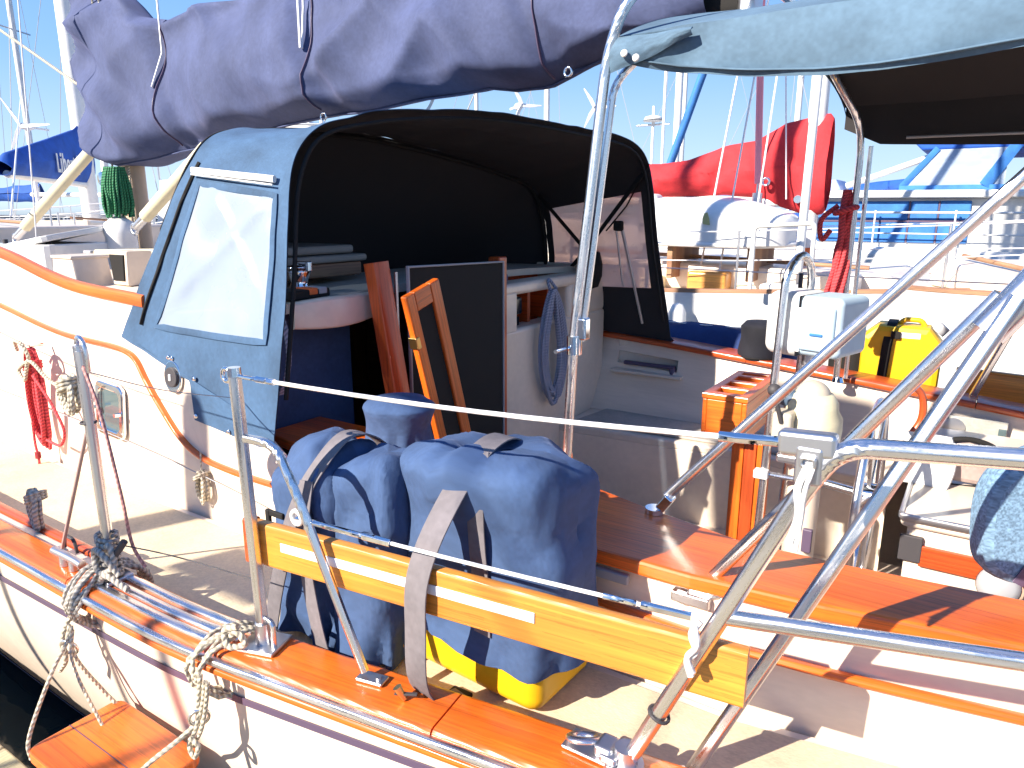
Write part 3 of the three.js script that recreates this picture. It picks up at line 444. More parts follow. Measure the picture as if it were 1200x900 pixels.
// ---------------------------------------------------------------- bimini and its frame
{
  const t = thing('bimini', 'grey blue canvas bimini with shade-darkened underside over the helm', 'bimini');
  const top = (z) => { const q = (z + 1.65) / .8; return 2.655 - .17 * q * q; };
  const fx = z => .40 + .25 * sst(-.85, -2.45, z) + .0, near = z => z;
  const R = (u, v) => { const z = lerp(-.85, -2.45, u), x = lerp(fx(z), 2.5, v); return V(x, top(z) - .012 * Math.sin(v * 9) * Math.sin(u * 3.14) + .006 * n3(x * 5, z * 5, 1, 31), z); };
  part('roof', shell(R, 30, 40, -.003, { lu: 1.7, lv: 2 }), MT.bimini, t);
  part('shade_lining', shell((u, v) => R(u, v).add(V(0, -.005, 0)), 30, 40, .001, { lu: 1.7, lv: 2 }), MT.shade_lining, t);  // bimini underside: darkness of the shade painted into this skin
  const vb = x => table([[.39, 2.445], [.45, 2.415], [.57, 2.388], [.72, 2.366], [.88, 2.352], [1.0, 2.352], [1.09, 2.358], [1.225, 2.370], [1.6, 2.395], [2.5, 2.40]], x)[0];
  part('valance', shell((u, v) => { const x = lerp(.39, 2.5, u), y0 = top(-.85) - (.03 - .03 * sst(.39, .5, x)), y = lerp(y0 + .004, vb(x), v), f = sst(.75, .40, x); return V(x, y, -.85 + .008 * Math.sin(v * 3.14) + .007 * n3(x * 7, y * 9, 1, 41) + f * .010 * Math.sin(x * 34 + v * 5)); }, 120, 12, .003, { lu: 2.1, lv: .14 }), MT.bimini, t);
  part('valance_hem', sweep(XS(.40, 2.5, 50).map(x => V(x, vb(x) + .012, -.845 + .004 * n3(x * 7, 1, 1, 42))), rrect(.004, .024, .0015), { up: V(0, 0, 1) }), MT.bimini, t);
  part('corner_flap', [shell((u, v) => V(lerp(.40, .60, u), lerp(2.475, 2.40 + .05 * u * u, v * (1 - .5 * u)), -.828 + .012 * Math.sin(v * 3) + .006 * Math.sin(u * 9)), 16, 8, .003)], MT.bimini, t);
  part('snap', [moved(lathe([[0, .005], [.007, .005], [.009, 0]], 12), .445, 2.435, -.80, 1.57), moved(lathe([[0, .005], [.007, .005], [.009, 0]], 12), .475, 2.422, -.80, 1.57)], MT.white, t);
  part('far_valance', shell((u, v) => { const x = lerp(.66, 2.5, u); return V(x, lerp(top(-2.45), table([[.66, 2.40], [.80, 2.335], [1.3, 2.312], [2.5, 2.30]], x)[0], v), -2.45 - .01 * v + .01 * n3(x * 4, v * 2, 2, 43)); }, 40, 6, .003), MT.shade_lining, t);  // near-black colour stands for the unlit side of the valance
  part('front_fold', shell((u, v) => { const z = lerp(-.85, -2.45, u), p = R(u, 0); return V(p.x + .01 * v, p.y - .035 * v, z); }, 30, 3, .003), MT.bimini, t);
  part('batten', tube(XS(.74, 2.4, 20).map(x => V(x + .15, 2.352 + .004 * Math.sin(x * 3), -2.435)), .006, 6), MT.plasticGrey, t);
  const bar = (name, pts, r, m = MT.steel, rad = .07) => part(name, tube(bend(pts.map(p => V(...p)), rad, 10), r, 14), m, t);
  bar('leg', [[.305, 1.36, -.81], [.318, 1.75, -.815], [.388, 2.44, -.825], [.436, 2.565, -.825], [.56, 2.69, -.98], [.62, 2.70, -1.65], [.66, 2.55, -2.2], [.735, 2.40, -2.42], [.722, 1.36, -2.50]], .0135, MT.steel, .12);
  bar('leg', [[.332, 1.735, -.832], [.394, 2.38, -.855], [.45, 2.44, -.88]], .010, MT.steel, .05);
  bar('leg', [[.757, 1.36, -2.52], [.768, 2.33, -2.44]], .009);
  for (const g of [moved(cyl(.021, .021, .05, 16), .319, 1.70, -.818), moved(box(-.014, .03, 0, .06, -.016, .016, .006), .325, 1.74, -.825), moved(cyl(.006, .006, .05, 8), .30, 1.715, -.80, 1.57)]) part('leg_clamp', g, MT.chrome, t);
  for (const g of [moved(cyl(.028, .020, .02, 18), .305, 1.361, -.81), moved(box(-.012, .012, 0, .05, -.018, .018, .005), .305, 1.37, -.81), moved(cyl(.028, .020, .02, 18), .73, 1.345, -2.5)]) part('leg_foot', g, MT.chrome, t);
  bar('diagonal_strut', [[.645, 1.405, -.70], [1.255, 2.135, -.77], [1.56, 2.50, -.85]], .0125);
  part('strut_foot', [moved(box(-.012, .012, 0, .045, -.017, .017, .005), .632, 1.372, -.695, 0, 0, -.6), moved(cyl(.024, .024, .012, 18), .62, 1.361, -.69)], MT.chrome, t);
  part('side_rail', tube([V(.45, 2.445, -.885), V(2.4, 2.465, -.885)], .010, 10), MT.steel, t);
}

// ---------------------------------------------------------------- stern rail (pushpit) and arch legs
{
  const t = thing('stern_rail', 'polished steel stern rail bending down to the cap rail aft', 'rail');
  const bar = (name, pts, r, rad = .09, m = MT.steel) => part(name, tube(bend(pts.map(p => V(...p)), rad, 12), r, 18), m, t);
  bar('top_rail', [[.815, 1.155, -.115], [1.058, 1.715, -.12], [1.095, 1.775, -.12], [1.9, 1.83, -.22], [2.6, 1.84, -.8], [2.9, 1.84, -1.5], [2.6, 1.84, -2.2]], .0135, .10);
  bar('mid_rail', [[.962, 1.482, -.12], [1.9, 1.585, -.22], [2.6, 1.60, -.8]], .0125);
  part('rail_foot', [moved(cyl(.036, .034, .010, 22), .812, 1.150, -.113), moved(cyl(.02, .02, .035, 18), .815, 1.155, -.114)], MT.alu, t);
  part('lashing_tape', [tube(circ(.016, 18).map(([a, b]) => V(.868 + a, 1.275 - a * .42, -.117 + b)), .003, 6, { closed: true })], MT.dark, t);
  for (const g of [moved(box(-.04, .035, -.017, .017, -.014, .014, .007), 1.055, 1.772, -.12, 0, 0, .05), moved(box(-.018, .018, -.035, .02, -.013, .013, .006), 1.058, 1.752, -.117), moved(extrude(rrect(.022, .016, .004), .006, .002, [rrect(.012, .007, .002)]), 1.058, 1.752, -.103)]) part('rail_fitting', g, MT.alu, t);
  const cl = thing('rail_clamp', 'round steel fairlead clamp on the cap rail by the stern rail foot', 'clamp', null, [.745, 1.152, -.118]);
  cl.scale.y = .65; part('base', box(-.045, .065, 0, .010, -.028, .028, .004), MT.alu, cl); part('ring', moved(new THREE.TorusGeometry(.026, .008, 10, 24), -.012, .024, 0, 1.0, .3), MT.steel, cl);  part('jaw', [box(.015, .05, .008, .045, -.022, .022, .008), box(.03, .062, .012, .035, -.012, .03, .006)], MT.alu, cl);
  const arch = thing('arch_frame', 'twin steel legs of the stern arch meeting in a sleeve joint', 'arch');
  const ab = (name, a, b, r) => part(name, rod(V(...a), V(...b), r, 18), MT.steel, arch);
  ab('leg', [.825, 1.335, -.475], [1.245, 1.955, -.41], .0125); ab('leg', [.885, 1.075, -.215], [1.265, 1.955, -.385], .0130);
  ab('main_tube', [1.245, 1.915, -.395], [1.62, 2.50, -.50], .023); part('sleeve', rod(V(1.235, 1.90, -.393), V(1.30, 2.0, -.41), .026, 20), MT.steel, arch);
  ab('main_tube', [1.62, 2.50, -.50], [1.9, 2.9, -1.5], .02); ab('main_tube', [1.9, 2.9, -1.5], [1.62, 2.50, -2.5], .02); ab('leg', [1.62, 2.5, -2.5], [1.2, 1.2, -2.72], .014);
  for (const g of [moved(box(-.03, .03, -.02, .025, -.012, .012, .005), .822, 1.318, -.468, 0, 0, .5), moved(box(-.04, .04, -.012, .012, -.01, .014, .004), .80, 1.30, -.455), moved(cyl(.03, .028, .012, 18), .885, 1.076, -.215)]) part('foot_bracket', g, MT.alu, arch);
}

// ---------------------------------------------------------------- gate stanchions, lifelines
{
  const s1 = thing('gate_stanchion', 'forward gate stanchion wrapped in cord lashings', 'stanchion', null, [-.565, 1.151, .02]);
  part('post', sweep([V(0, 0, 0), V(-.01, .61, 0)], circ(.0135, 16)), MT.steel, s1); part('cap_loop', [tube(smooth([V(-.02, .605, 0), V(-.01, .63, 0), V(.02, .625, .005), V(.03, .60, .005), V(.028, .55, .004)], 14), .006, 8)], MT.steel, s1);
  part('second_post', rod(V(.02, .01, .012), V(.012, .60, .010), .0085, 12), MT.alu, s1); part('base', [box(-.04, .04, 0, .012, -.035, .035, .004), cyl(.022, .018, .04, 18)], MT.alu, s1);
  part('brace', tube([V(-.27, -.0, .0), V(-.012, .42, 0)], .005, 8), M([.35, .24, .22], .5), s1);
  part('brace_foot', moved(box(-.022, .022, 0, .010, -.012, .012, .003), -.275, -.001, 0), MT.alu, s1); part('tie_band', moved(new THREE.TorusGeometry(.017, .003, 6, 16), -.007, .42, .004, 1.57), MT.dark, s1);
  const s2 = thing('gate_stanchion', 'aft gate stanchion on a square plate with a curved brace', 'stanchion', null, [.005, 1.151, -.005]);
  part('post', rod(V(0, 0, 0), V(-.012, .615, .005), .0128, 18), MT.steel, s2); part('top_eye', [moved(new THREE.TorusGeometry(.013, .0045, 8, 16), -.038, .602, .005), moved(cyl(.014, .013, .018, 16), -.012, .603, .005)], MT.chrome, s2);
  part('base_plate', moved(box(-.045, .045, 0, .009, -.04, .04, .003), 0, 0, 0, 0, .3), MT.alu, s2); part('socket', cyl(.019, .017, .055, 18), MT.alu, s2);
  part('base_loop', tube(bend([V(.032, .005, .0), V(.034, .065, .0), V(.004, .068, .0)], .02, 6), .006, 10), MT.steel, s2);
  part('brace', tube(bend([V(.004, .475, .004), V(.09, .478, .0), V(.148, .365, -.003), V(.268, .018, -.035)], .07, 12), .0095, 14), MT.steel, s2);
  part('brace_foot', [moved(box(-.022, .040, 0, .008, -.016, .016, .004), .275, 0, -.038, 0, .2), moved(cyl(.006, .006, .012, 8), .300, .0, -.042)], MT.alu, s2);
  const up = thing('upper_lifeline', 'white upper lifeline from the aft gate stanchion to the stern rail', 'lifeline');
  const a = V(-.005, 1.755, 0), b = V(1.03, 1.770, -.117); const sag = t => a.clone().lerp(b, t).add(V(0, -.012 * Math.sin(t * 3.14), 0));
  part('cable', tube(XS(.05, .95, 24).map(sag), .0042, 10), MT.wire, up); for (const [p, q, r] of [[.91, 1, .0075], [0, .055, .0045], [.055, .10, .0062]]) part('turnbuckle', tube(XS(p, q, 4).map(sag), r, 12), MT.chrome, up);
  part('pin_bridle', rod(V(1.02, 1.757, -.11), V(1.35, 1.79, -.14), .003, 6), MT.wire, up);
  const lo = thing('lower_lifeline', 'white lower lifeline running above the long teak board', 'lifeline');
  const c = V(.135, 1.478, -.012), d = V(.915, 1.475, -.105), lg = t => c.clone().lerp(d, t).add(V(0, -.004 * Math.sin(t * 3.14), 0));
  part('cable', tube(XS(.2, .94, 20).map(lg), .0036, 10), MT.wire, lo); for (const [p, q, r] of [[0, .21, .0058], [.21, .29, .0072], [.82, .89, .005], [.90, 1, .0066]]) part('turnbuckle', tube(XS(p, q, 4).map(lg), r, 12), MT.chrome, lo); part('shackle', moved(new THREE.TorusGeometry(.014, .005, 8, 14), .135, 1.48, -.012), MT.white, lo);
  const cord = (name, lab, pts, r, m) => single(name, tube(smooth(pts.map(p => V(...p)), 24), r, 6), m, lab, 'cord');
  cord('thin_cord', 'thin dark cord tied across the low gate opening between stanchions', [[-.54, 1.255, .02], [-.3, 1.285, .01], [.0, 1.305, -.004]], .0016, MT.dark);
  cord('thin_cord', 'thin grey cord from the lashed stanchion top to the dodger skirt', [[-.56, 1.70, .02], [-.62, 1.60, -.2], [-.66, 1.52, -.44]], .0016, MT.plasticGrey);
  cord('jackline', 'thin cord running along the cabin side low by the deck', [[-2.6, 1.36, -.40], [-1.6, 1.30, -.42], [-.9, 1.235, -.435], [-.3, 1.16, -.43]], .0016, MT.plasticGrey);
  cord('lashing_tail', 'red thin cord hanging from the lashed stanchion', [[-.555, 1.73, .03], [-.50, 1.62, .03], [-.47, 1.40, .02], [-.465, 1.26, .01], [-.44, 1.21, .0]], .0045, M([.62, .30, .28], .8, { map: ropeMap }));
  cord('lifeline_forward', 'thin lifeline running forward from the lashed stanchion', [[-.58, 1.752, .02], [-1.6, 1.765, -.02], [-3.2, 1.83, -.25]], .0018, M([.5, .42, .42], .5));
  const wl = thing('white_lashing', 'short white cord lashing hanging off the lower lifeline end', 'cord'); part('cord', [tube(smooth([V(.93, 1.475, -.10), V(.922, 1.455, -.09), V(.93, 1.43, -.09), V(.918, 1.41, -.09), V(.925, 1.385, -.09)], 20), .006, 8), tube(smooth([V(.925, 1.47, -.092), V(.932, 1.44, -.085), V(.92, 1.42, -.083), V(.929, 1.395, -.085)], 20), .005, 8)], MT.white, wl);
  const wl2 = thing('white_lashing', 'white cord ends hanging from the lifeline fitting on the stern rail bend', 'cord'); part('cord', [0, 1, 2, 3].map(i => tube(smooth([V(1.056 + i * .003, 1.745, -.100), V(1.048 + i * .004, 1.715, -.096 + (i % 2) * .006), V(1.052 + (i % 2) * .006, 1.68, -.096), V(1.046 + i * .003, 1.645 - i * .006, -.096 + (i % 2) * .004)], 14), .0036, 6)), MT.white, wl2);
}

// ---------------------------------------------------------------- rope lashings at the gate and the hanging step
{
  const wraps = (t, name, n, fn, r, m) => part(name, tube(Array.from({ length: n * 16 + 1 }, (_, i) => fn(i / 16 * 2 * Math.PI, i / (n * 16))), r, 8), m, t);
  const L1 = thing('rope_lashing', 'grey rope lashing bound round the cap rail at the forward stanchion', 'rope', 'rail lashings of the hanging step');
  wraps(L1, 'wrap', 7, (a, k) => V(-.625 + k * .075 + .01 * Math.sin(a * 3), 1.105 + .072 * Math.sin(a) + .012 * n3(a * 2, 1, 1, 2), .025 + .098 * Math.cos(a)), .0048, MT.ropeGrey);
  wraps(L1, 'stanchion_wrap', 9, (a, k) => V(-.562 + .026 * Math.cos(a) * (1 + .3 * Math.sin(k * 9)), 1.16 + k * .12, .024 + .022 * Math.sin(a)), .005, MT.ropeGrey);
  part('knot', [tube(smooth([V(-.54, 1.25, .045), V(-.50, 1.27, .05), V(-.49, 1.22, .05), V(-.55, 1.19, .06), V(-.57, 1.24, .055), V(-.51, 1.25, .065), V(-.47, 1.20, .05)], 40), .008, 8), tube(smooth([V(-.56, 1.15, .06), V(-.52, 1.19, .06), V(-.45, 1.165, .045)], 12), .008, 8)], MT.ropeGrey, L1); part('loose_end', [tube(smooth([V(-.52, 1.22, .05), V(-.48, 1.26, .04), V(-.465, 1.285, .03)], 8), .009, 8)], MT.dark, L1);
  const L2 = thing('rope_lashing', 'tan rope lashing bound round the cap rail beside the square stanchion plate', 'rope', 'rail lashings of the hanging step');
  wraps(L2, 'wrap', 5, (a, k) => V(-.085 + k * .055 - .03 * Math.cos(a) + .01 * Math.sin(a * 2.7), 1.108 + .068 * Math.sin(a) + .010 * n3(a * 2, 3, 1, 4), .018 + .094 * Math.cos(a)), .005, MT.rope);
  part('knot', [tube(smooth([V(-.05, 1.165, .05), V(-.02, 1.20, .045), V(.0, 1.175, .04), V(-.03, 1.17, .06), V(-.045, 1.20, .055), V(-.012, 1.215, .045)], 30), .007, 8)], MT.rope, L2);
  const st = thing('hanging_step', 'varnished teak plank step hung by ropes outside the hull', 'step', null, [-.335, .85, .182]);
  const o = rrect(.36, .225, .03, 6).map(p => [p[0], -p[1]]);
  part('plank', flat(o, -.028, 0, .005), MT.teak, st);
  part('seam', flat([[-.178, .012], [.178, .010], [.178, .012], [-.178, .014]], .0002, .0012, 0), MT.stripe, st);
  const R = (pts, r = .0065) => part('rope', tube(smooth(pts.map(p => V(p[0] + .335, p[1] - .85, p[2] - .182)), 28), r * .72, 9), MT.rope, st);
  R([[-.60, 1.06, .125], [-.585, 1.03, .14], [-.545, .99, .20], [-.515, .86, .285], [-.510, .82, .286]]); R([[-.59, 1.06, .125], [-.565, 1.0, .14], [-.525, .88, .10], [-.50, .845, .088], [-.495, .82, .09]]); R([[-.585, 1.05, .125], [-.555, .99, .15], [-.46, .862, .15], [-.44, .84, .15]], .0055); R([[-.60, 1.08, .12], [-.61, 1.03, .14], [-.60, .97, .145], [-.63, .93, .15]], .008);
  R([[-.045, 1.11, .112], [-.055, 1.05, .118], [-.075, 1.0, .13], [-.13, .93, .22], [-.165, .86, .28], [-.17, .82, .285]], .0075); R([[-.035, 1.11, .112], [-.045, 1.05, .117], [-.06, .99, .125], [-.12, .91, .12], [-.165, .85, .09], [-.17, .82, .09]], .0065); R([[-.06, 1.12, .112], [-.064, 1.06, .120], [-.068, 1.0, .128], [-.085, .955, .14], [-.07, .93, .14], [-.06, .96, .135], [-.08, .975, .14]], .0075);
  part('ring', [moved(new THREE.TorusGeometry(.022, .004, 8, 18), -.255, .155, -.045, .3, .4), moved(new THREE.TorusGeometry(.020, .004, 8, 18), .27, .17, -.06, .3, 1.0)], MT.steel, st);
}

// ---------------------------------------------------------------- teak board lashed inside the stanchions, decal strip
{
  const bz = x => -.030 - .112 * x;
  const t = thing('lashed_board', 'long honey coloured teak board with a white strip lashed along the rail', 'board');
  part('plank', sweep(XS(-.02, .995, 24).map(x => V(x, 1.383 - .004 * x, bz(x))), rrect(.024, .098, .006), { up: V(0, 1, 0) }), MT.board, t);
  part('end_cap', sweep([V(-.045, 1.383, bz(-.045)), V(-.021, 1.383, bz(-.021))], rrect(.028, .104, .006), { up: V(0, 1, 0) }), MT.teakRed, t);
  part('white_strip', sweep(XS(.062, .645, 20).map(x => V(x, 1.390 - .002 * x, bz(x) + .0135)), rrect(.0022, .020, .0008), { up: V(0, 1, 0) }), MT.print, t);
}

// ---------------------------------------------------------------- covered jerry cans on the side deck
{
  const can = (name, lab, x, z, hx, hz, y0, y1, sd, tall, grooves, turn) => {
    const t = thing(name, lab, 'jerry can', 'covered jerry cans lashed on the side deck', [x, 1.087, z], turn);
    const se = (a, p) => Math.sign(a) * Math.pow(Math.abs(a), p);
    const F = (u, v) => { // v 0..1 bottom to top centre
      const a = u * 2 * Math.PI, h = Math.min(1, v / .72), cap = v < .72 ? 1 : Math.pow(Math.max(0, 1 - Math.pow((v - .72) / .28, 2.2)), .5), hem = 1 + .035 * (1 - sst(0, .16, h));
      let px = se(Math.cos(a), .55) * hx * cap * hem * (1 - .06 * sst(.3, .72, v)), pz = se(Math.sin(a), .55) * hz * cap * hem, py = y0 + (y1 - y0) * (v < .72 ? .78 * h : .78 + .22 * Math.pow((v - .72) / .28, .75));
      const w = (.034 * n3(px * 7 + sd, py * 6, pz * 7, sd) + .012 * (1 - 2 * Math.abs(n3(px * 11 - py * 5 + sd, py * 7 + px * 4, pz * 9, sd + 5))) + .008 * n3(px * 20 + sd, py * 11, pz * 20, sd + 1)) * (.45 + .55 * sst(.3, .8, v)) + .002 * n3(px * 50, py * 30, pz * 50, sd + 2), pull = .010 * Math.sin(a * 9 + 3 * n3(a, py * 5, 0, sd)) * (1 - sst(0, .35, h));
      const f = (w + pull) / Math.max(hx, hz); px *= 1 + f * 1.2; pz *= 1 + f * 1.6; py += w * (v > .7 ? .9 : .1) + tall * sst(.6, 1, v) * (px / hx);
      for (const g of grooves) { const e = Math.exp(-Math.pow((px - g) / .020, 2)); if (v > .7) py -= .02 * e; else pz *= 1 - .08 * e; }
      return V(px, py, pz);
    };
    part('canvas_cover', shell(F, 96, 64, .003, { lu: 1.2, lv: .5, crease: 80 }), MT.navy, t);
    part('cover_hem', tube(XS(0, 1, 60).slice(0, 60).map(u => F(u, .004)), .0035, 6, { closed: true }), MT.navy, t);
    return [t, F];
  };
  const yc = (t, hx, hz, h) => part('yellow_can', moved(boxUV(new RoundedBoxGeometry(hx * 2, h, hz * 2, 5, .035)), 0, h / 2, 0), MT.yellow, t, 'yellow plastic can base below its cover');
  const [a, fa] = can('covered_can', 'navy canvas covered can at the forward end of the board, grey strap over it', -.010, -.245, .095, .112, .01, .455, 3, .0, [.03], 0); yc(a, .085, .085, .28);
  const [b, fb] = can('covered_can', 'middle navy canvas covered can with a gathered corner', .150, -.262, .088, .115, .005, .475, 13, .0, [], .05); yc(b, .08, .09, .28);
  const [c, fc] = can('covered_can', 'largest navy covered can with its bright yellow base showing', .412, -.315, .208, .128, .098, .525, 24, .0, [-.05], -.06); yc(c, .185, .112, .28);
  // handle lugs sewn on the forward can
  part('handle_patch', [box(-.1, -.04, .30, .315, .118, .126, .004), box(-.1, -.085, .28, .315, .118, .128, .004)], MT.black, a);
  const strap = (lab, pts, w, n = 50) => { const t = thing('webbing_strap', lab, 'strap', null); part('webbing', sweep(smooth(pts.map(p => V(...p)), n), rrect(.0035, w, .0012), { up: V(1, 0, .12) }), MT.strap, t); return t; };
  const s1 = strap('wide grey strap over the forward covered cans, passing behind the board', [[-.075, 1.095, -.075], [-.04, 1.25, -.085], [.01, 1.42, -.105], [.045, 1.52, -.145], [.055, 1.582, -.24], [.045, 1.50, -.37], [.03, 1.2, -.39]], .050);
  strap('second grey strap leg crossing down from the forward can to the rail', [[.035, 1.50, -.125], [.045, 1.40, -.098], [.06, 1.27, -.09], [.105, 1.12, -.085], [.115, 1.092, -.10]], .046);
  const s2 = strap('wide grey strap round the largest can and outside the board', [[.425, 1.095, -.17], [.412, 1.11, -.11], [.402, 1.17, -.060], [.405, 1.30, -.050], [.410, 1.40, -.052], [.416, 1.47, -.082], [.421, 1.56, -.170], [.420, 1.612, -.26], [.415, 1.605, -.36], [.41, 1.50, -.447], [.41, 1.3, -.450]], .058);
  strap('grey strap lying behind the board against the largest can', [[.425, 1.604, -.235], [.455, 1.54, -.178], [.465, 1.45, -.168], [.470, 1.36, -.172], [.47, 1.25, -.176]], .044);
  part('buckle', [box(.385, .435, 1.082, 1.092, -.19, -.15, .004)], MT.black, s2);
}

// ---------------------------------------------------------------- loose gear along the near side
{
  const w = thing('winch_cover', 'small gathered navy canvas cover over the near coaming winch', 'winch cover', null, [-.215, 1.362, -.70]);
  part('cover', shell((u, v) => { const a = u * 6.2832, h = v < .65 ? v / .65 * .135 : .135 + .035 * Math.sin((v - .65) / .35 * 1.57), r = v < .65 ? .105 - .012 * Math.sin(v / .65 * 3.1) : .105 * Math.cos((v - .65) / .35 * 1.57) + .001; const k = 1 + .09 * n3(Math.cos(a) * 2, v * 3, Math.sin(a) * 2, 51) + .07 * Math.sin(a * 11) * sst(.5, .1, v); return V(Math.cos(a) * r * k, h, Math.sin(a) * r * k); }, 64, 30, .003, { lu: .6, lv: .3, crease: 80 }), MT.navy, w);
  part('draw_cord', tube(circ(.103, 24).map(([a, b]) => V(a, .012, b)), .004, 6, { closed: true }), MT.stripe, w);
  const coil = (name, lab, cx, cy, cz, n, rx, ry, r, m, sd, wrap) => {
    seed = sd; const t = thing(name, lab, 'rope coil', null, [cx, cy, cz]);
    for (let i = 0; i < n; i++) { const p = rr(.75, 1.05), ox = rr(-rx * .35, rx * .35), oz = rr(-.012, .014); part('loop', tube(smooth([V(ox * .3, 0, oz), V(ox + rx * p * .7, -ry * .45, oz), V(ox + rx * p, -ry * 1.25, oz + .006), V(ox + rx * .3, -ry * (1.75 + rr(0, .35)), oz), V(ox - rx * p * .5, -ry * 1.7, oz), V(ox - rx * p, -ry * 1.1, oz), V(ox - rx * p * .6, -ry * .4, oz)], 36, true), r, 7, { closed: true }), m, t); }
    if (wrap) for (let i = 0; i < wrap; i++) part('wrap_turn', tube(circ(1, 16).map(([a, b]) => V(a * rx * .75, -ry * .28 - i * r * 2.0 + a * .01, b * .028)), r * 1.05, 7, { closed: true }), m, t);
    return t;
  };
  const rc = coil('red_rope_coil', 'red and white line coiled and hung on the cabin side', -1.86, 1.555, -.40, 8, .055, .20, .0055, MT.ropeRed, 5, 3);
  part('white_line', tube(smooth([V(-.06, -.01, .02), V(-.03, .03, .035), V(.03, .02, .035), V(.05, -.03, .03), V(.0, -.06, .035), V(-.05, -.09, .03), V(.0, -.12, .035), V(.05, -.04, .03), V(.16, -.10, .02), V(.30, -.13, .015)], 50), .007, 7), MT.rope, rc);
  part('long_bight', tube(smooth([V(.04, -.1, .02), V(.16, -.20, .02), V(.215, -.30, .015), V(.17, -.36, .015), V(.06, -.36, .015)], 30), .0055, 7), MT.ropeRed, rc); part('tail', tube(smooth([V(-.03, -.3, .02), V(-.035, -.40, .02), V(-.025, -.44, .02), V(-.03, -.50, .02)], 16), .005, 7), MT.ropeRed, rc); part('tail_whipping', [moved(cyl(.011, .011, .025, 10), -.028, -.45, .02)], MT.ropeRed, rc);
  part('hook', [moved(cyl(.006, .006, .05, 8), 0, .01, -.05, 1.57)], MT.chrome, rc);
  const cc = coil('tan_rope_coil', 'small tan line coil hanging under the curved teak trim', -.855, 1.245, -.435, 7, .024, .055, .0035, MT.rope, 15, 2); part('hanger', tube([V(0, 0, 0), V(-.012, .06, -.012)], .003, 6), MT.rope, cc);
  coil('pale_rope_coil', 'pale line coil knotted behind the lashed stanchion by the portlight', -.69, 1.67, .0, 7, .032, .048, .005, MT.rope, 25, 3);
  coil('rail_rope_coil', 'short grey and tan line bundle standing on the inner rail strip', -1.07, 1.27, -.03, 8, .026, .062, .0045, MT.ropeGrey, 35, 3);
  const bc = coil('blue_rope_coil', 'long blue grey line coil hanging in front of the locker opening', -.462, 1.72, -2.04, 15, .095, .27, .0058, MT.ropeBlue, 45, 0);
  bc.rotation.y = 1.57; part('hanger', tube(smooth([V(-.02, 0, 0), V(-.015, .035, -.015), V(.02, .045, -.03), V(.04, 0, 0)], 12), .0075, 7), MT.ropeBlue, bc);
  const bt = thing('wing_nut', 'small brass wing bolt lying on the cap rail', 'bolt', null, [.385, 1.153, -.035], .5); part('stud', moved(cyl(.005, .009, .03, 12), 0, 0, 0, 0, 0, .5), MT.brass, bt); part('wing', box(-.02, .025, .01, .014, -.004, .004, .001), MT.dark, bt);
  const cl = thing('deck_cleat', 'dark grey mooring cleat below the forward lashing on the cap rail', 'cleat', null, [-.72, 1.151, .055], .0); part('horn', tube(bend([V(-.075, .03, 0), V(-.03, .032, 0), V(.03, .032, 0), V(.075, .030, 0)], .02), .011, 10), MT.alu, cl); for (const x of [-.025, .025]) part('post', moved(cyl(.012, .010, .03, 12), x, 0, 0), MT.alu, cl);
  single('eye_strap', tube(bend([V(-.86, 1.15, .0), V(-.85, 1.19, .0), V(-.80, 1.19, .0), V(-.79, 1.15, .0)], .015), .005, 8), MT.dark, 'dark eye strap on the genoa track forward of the gate', 'eye strap');
}

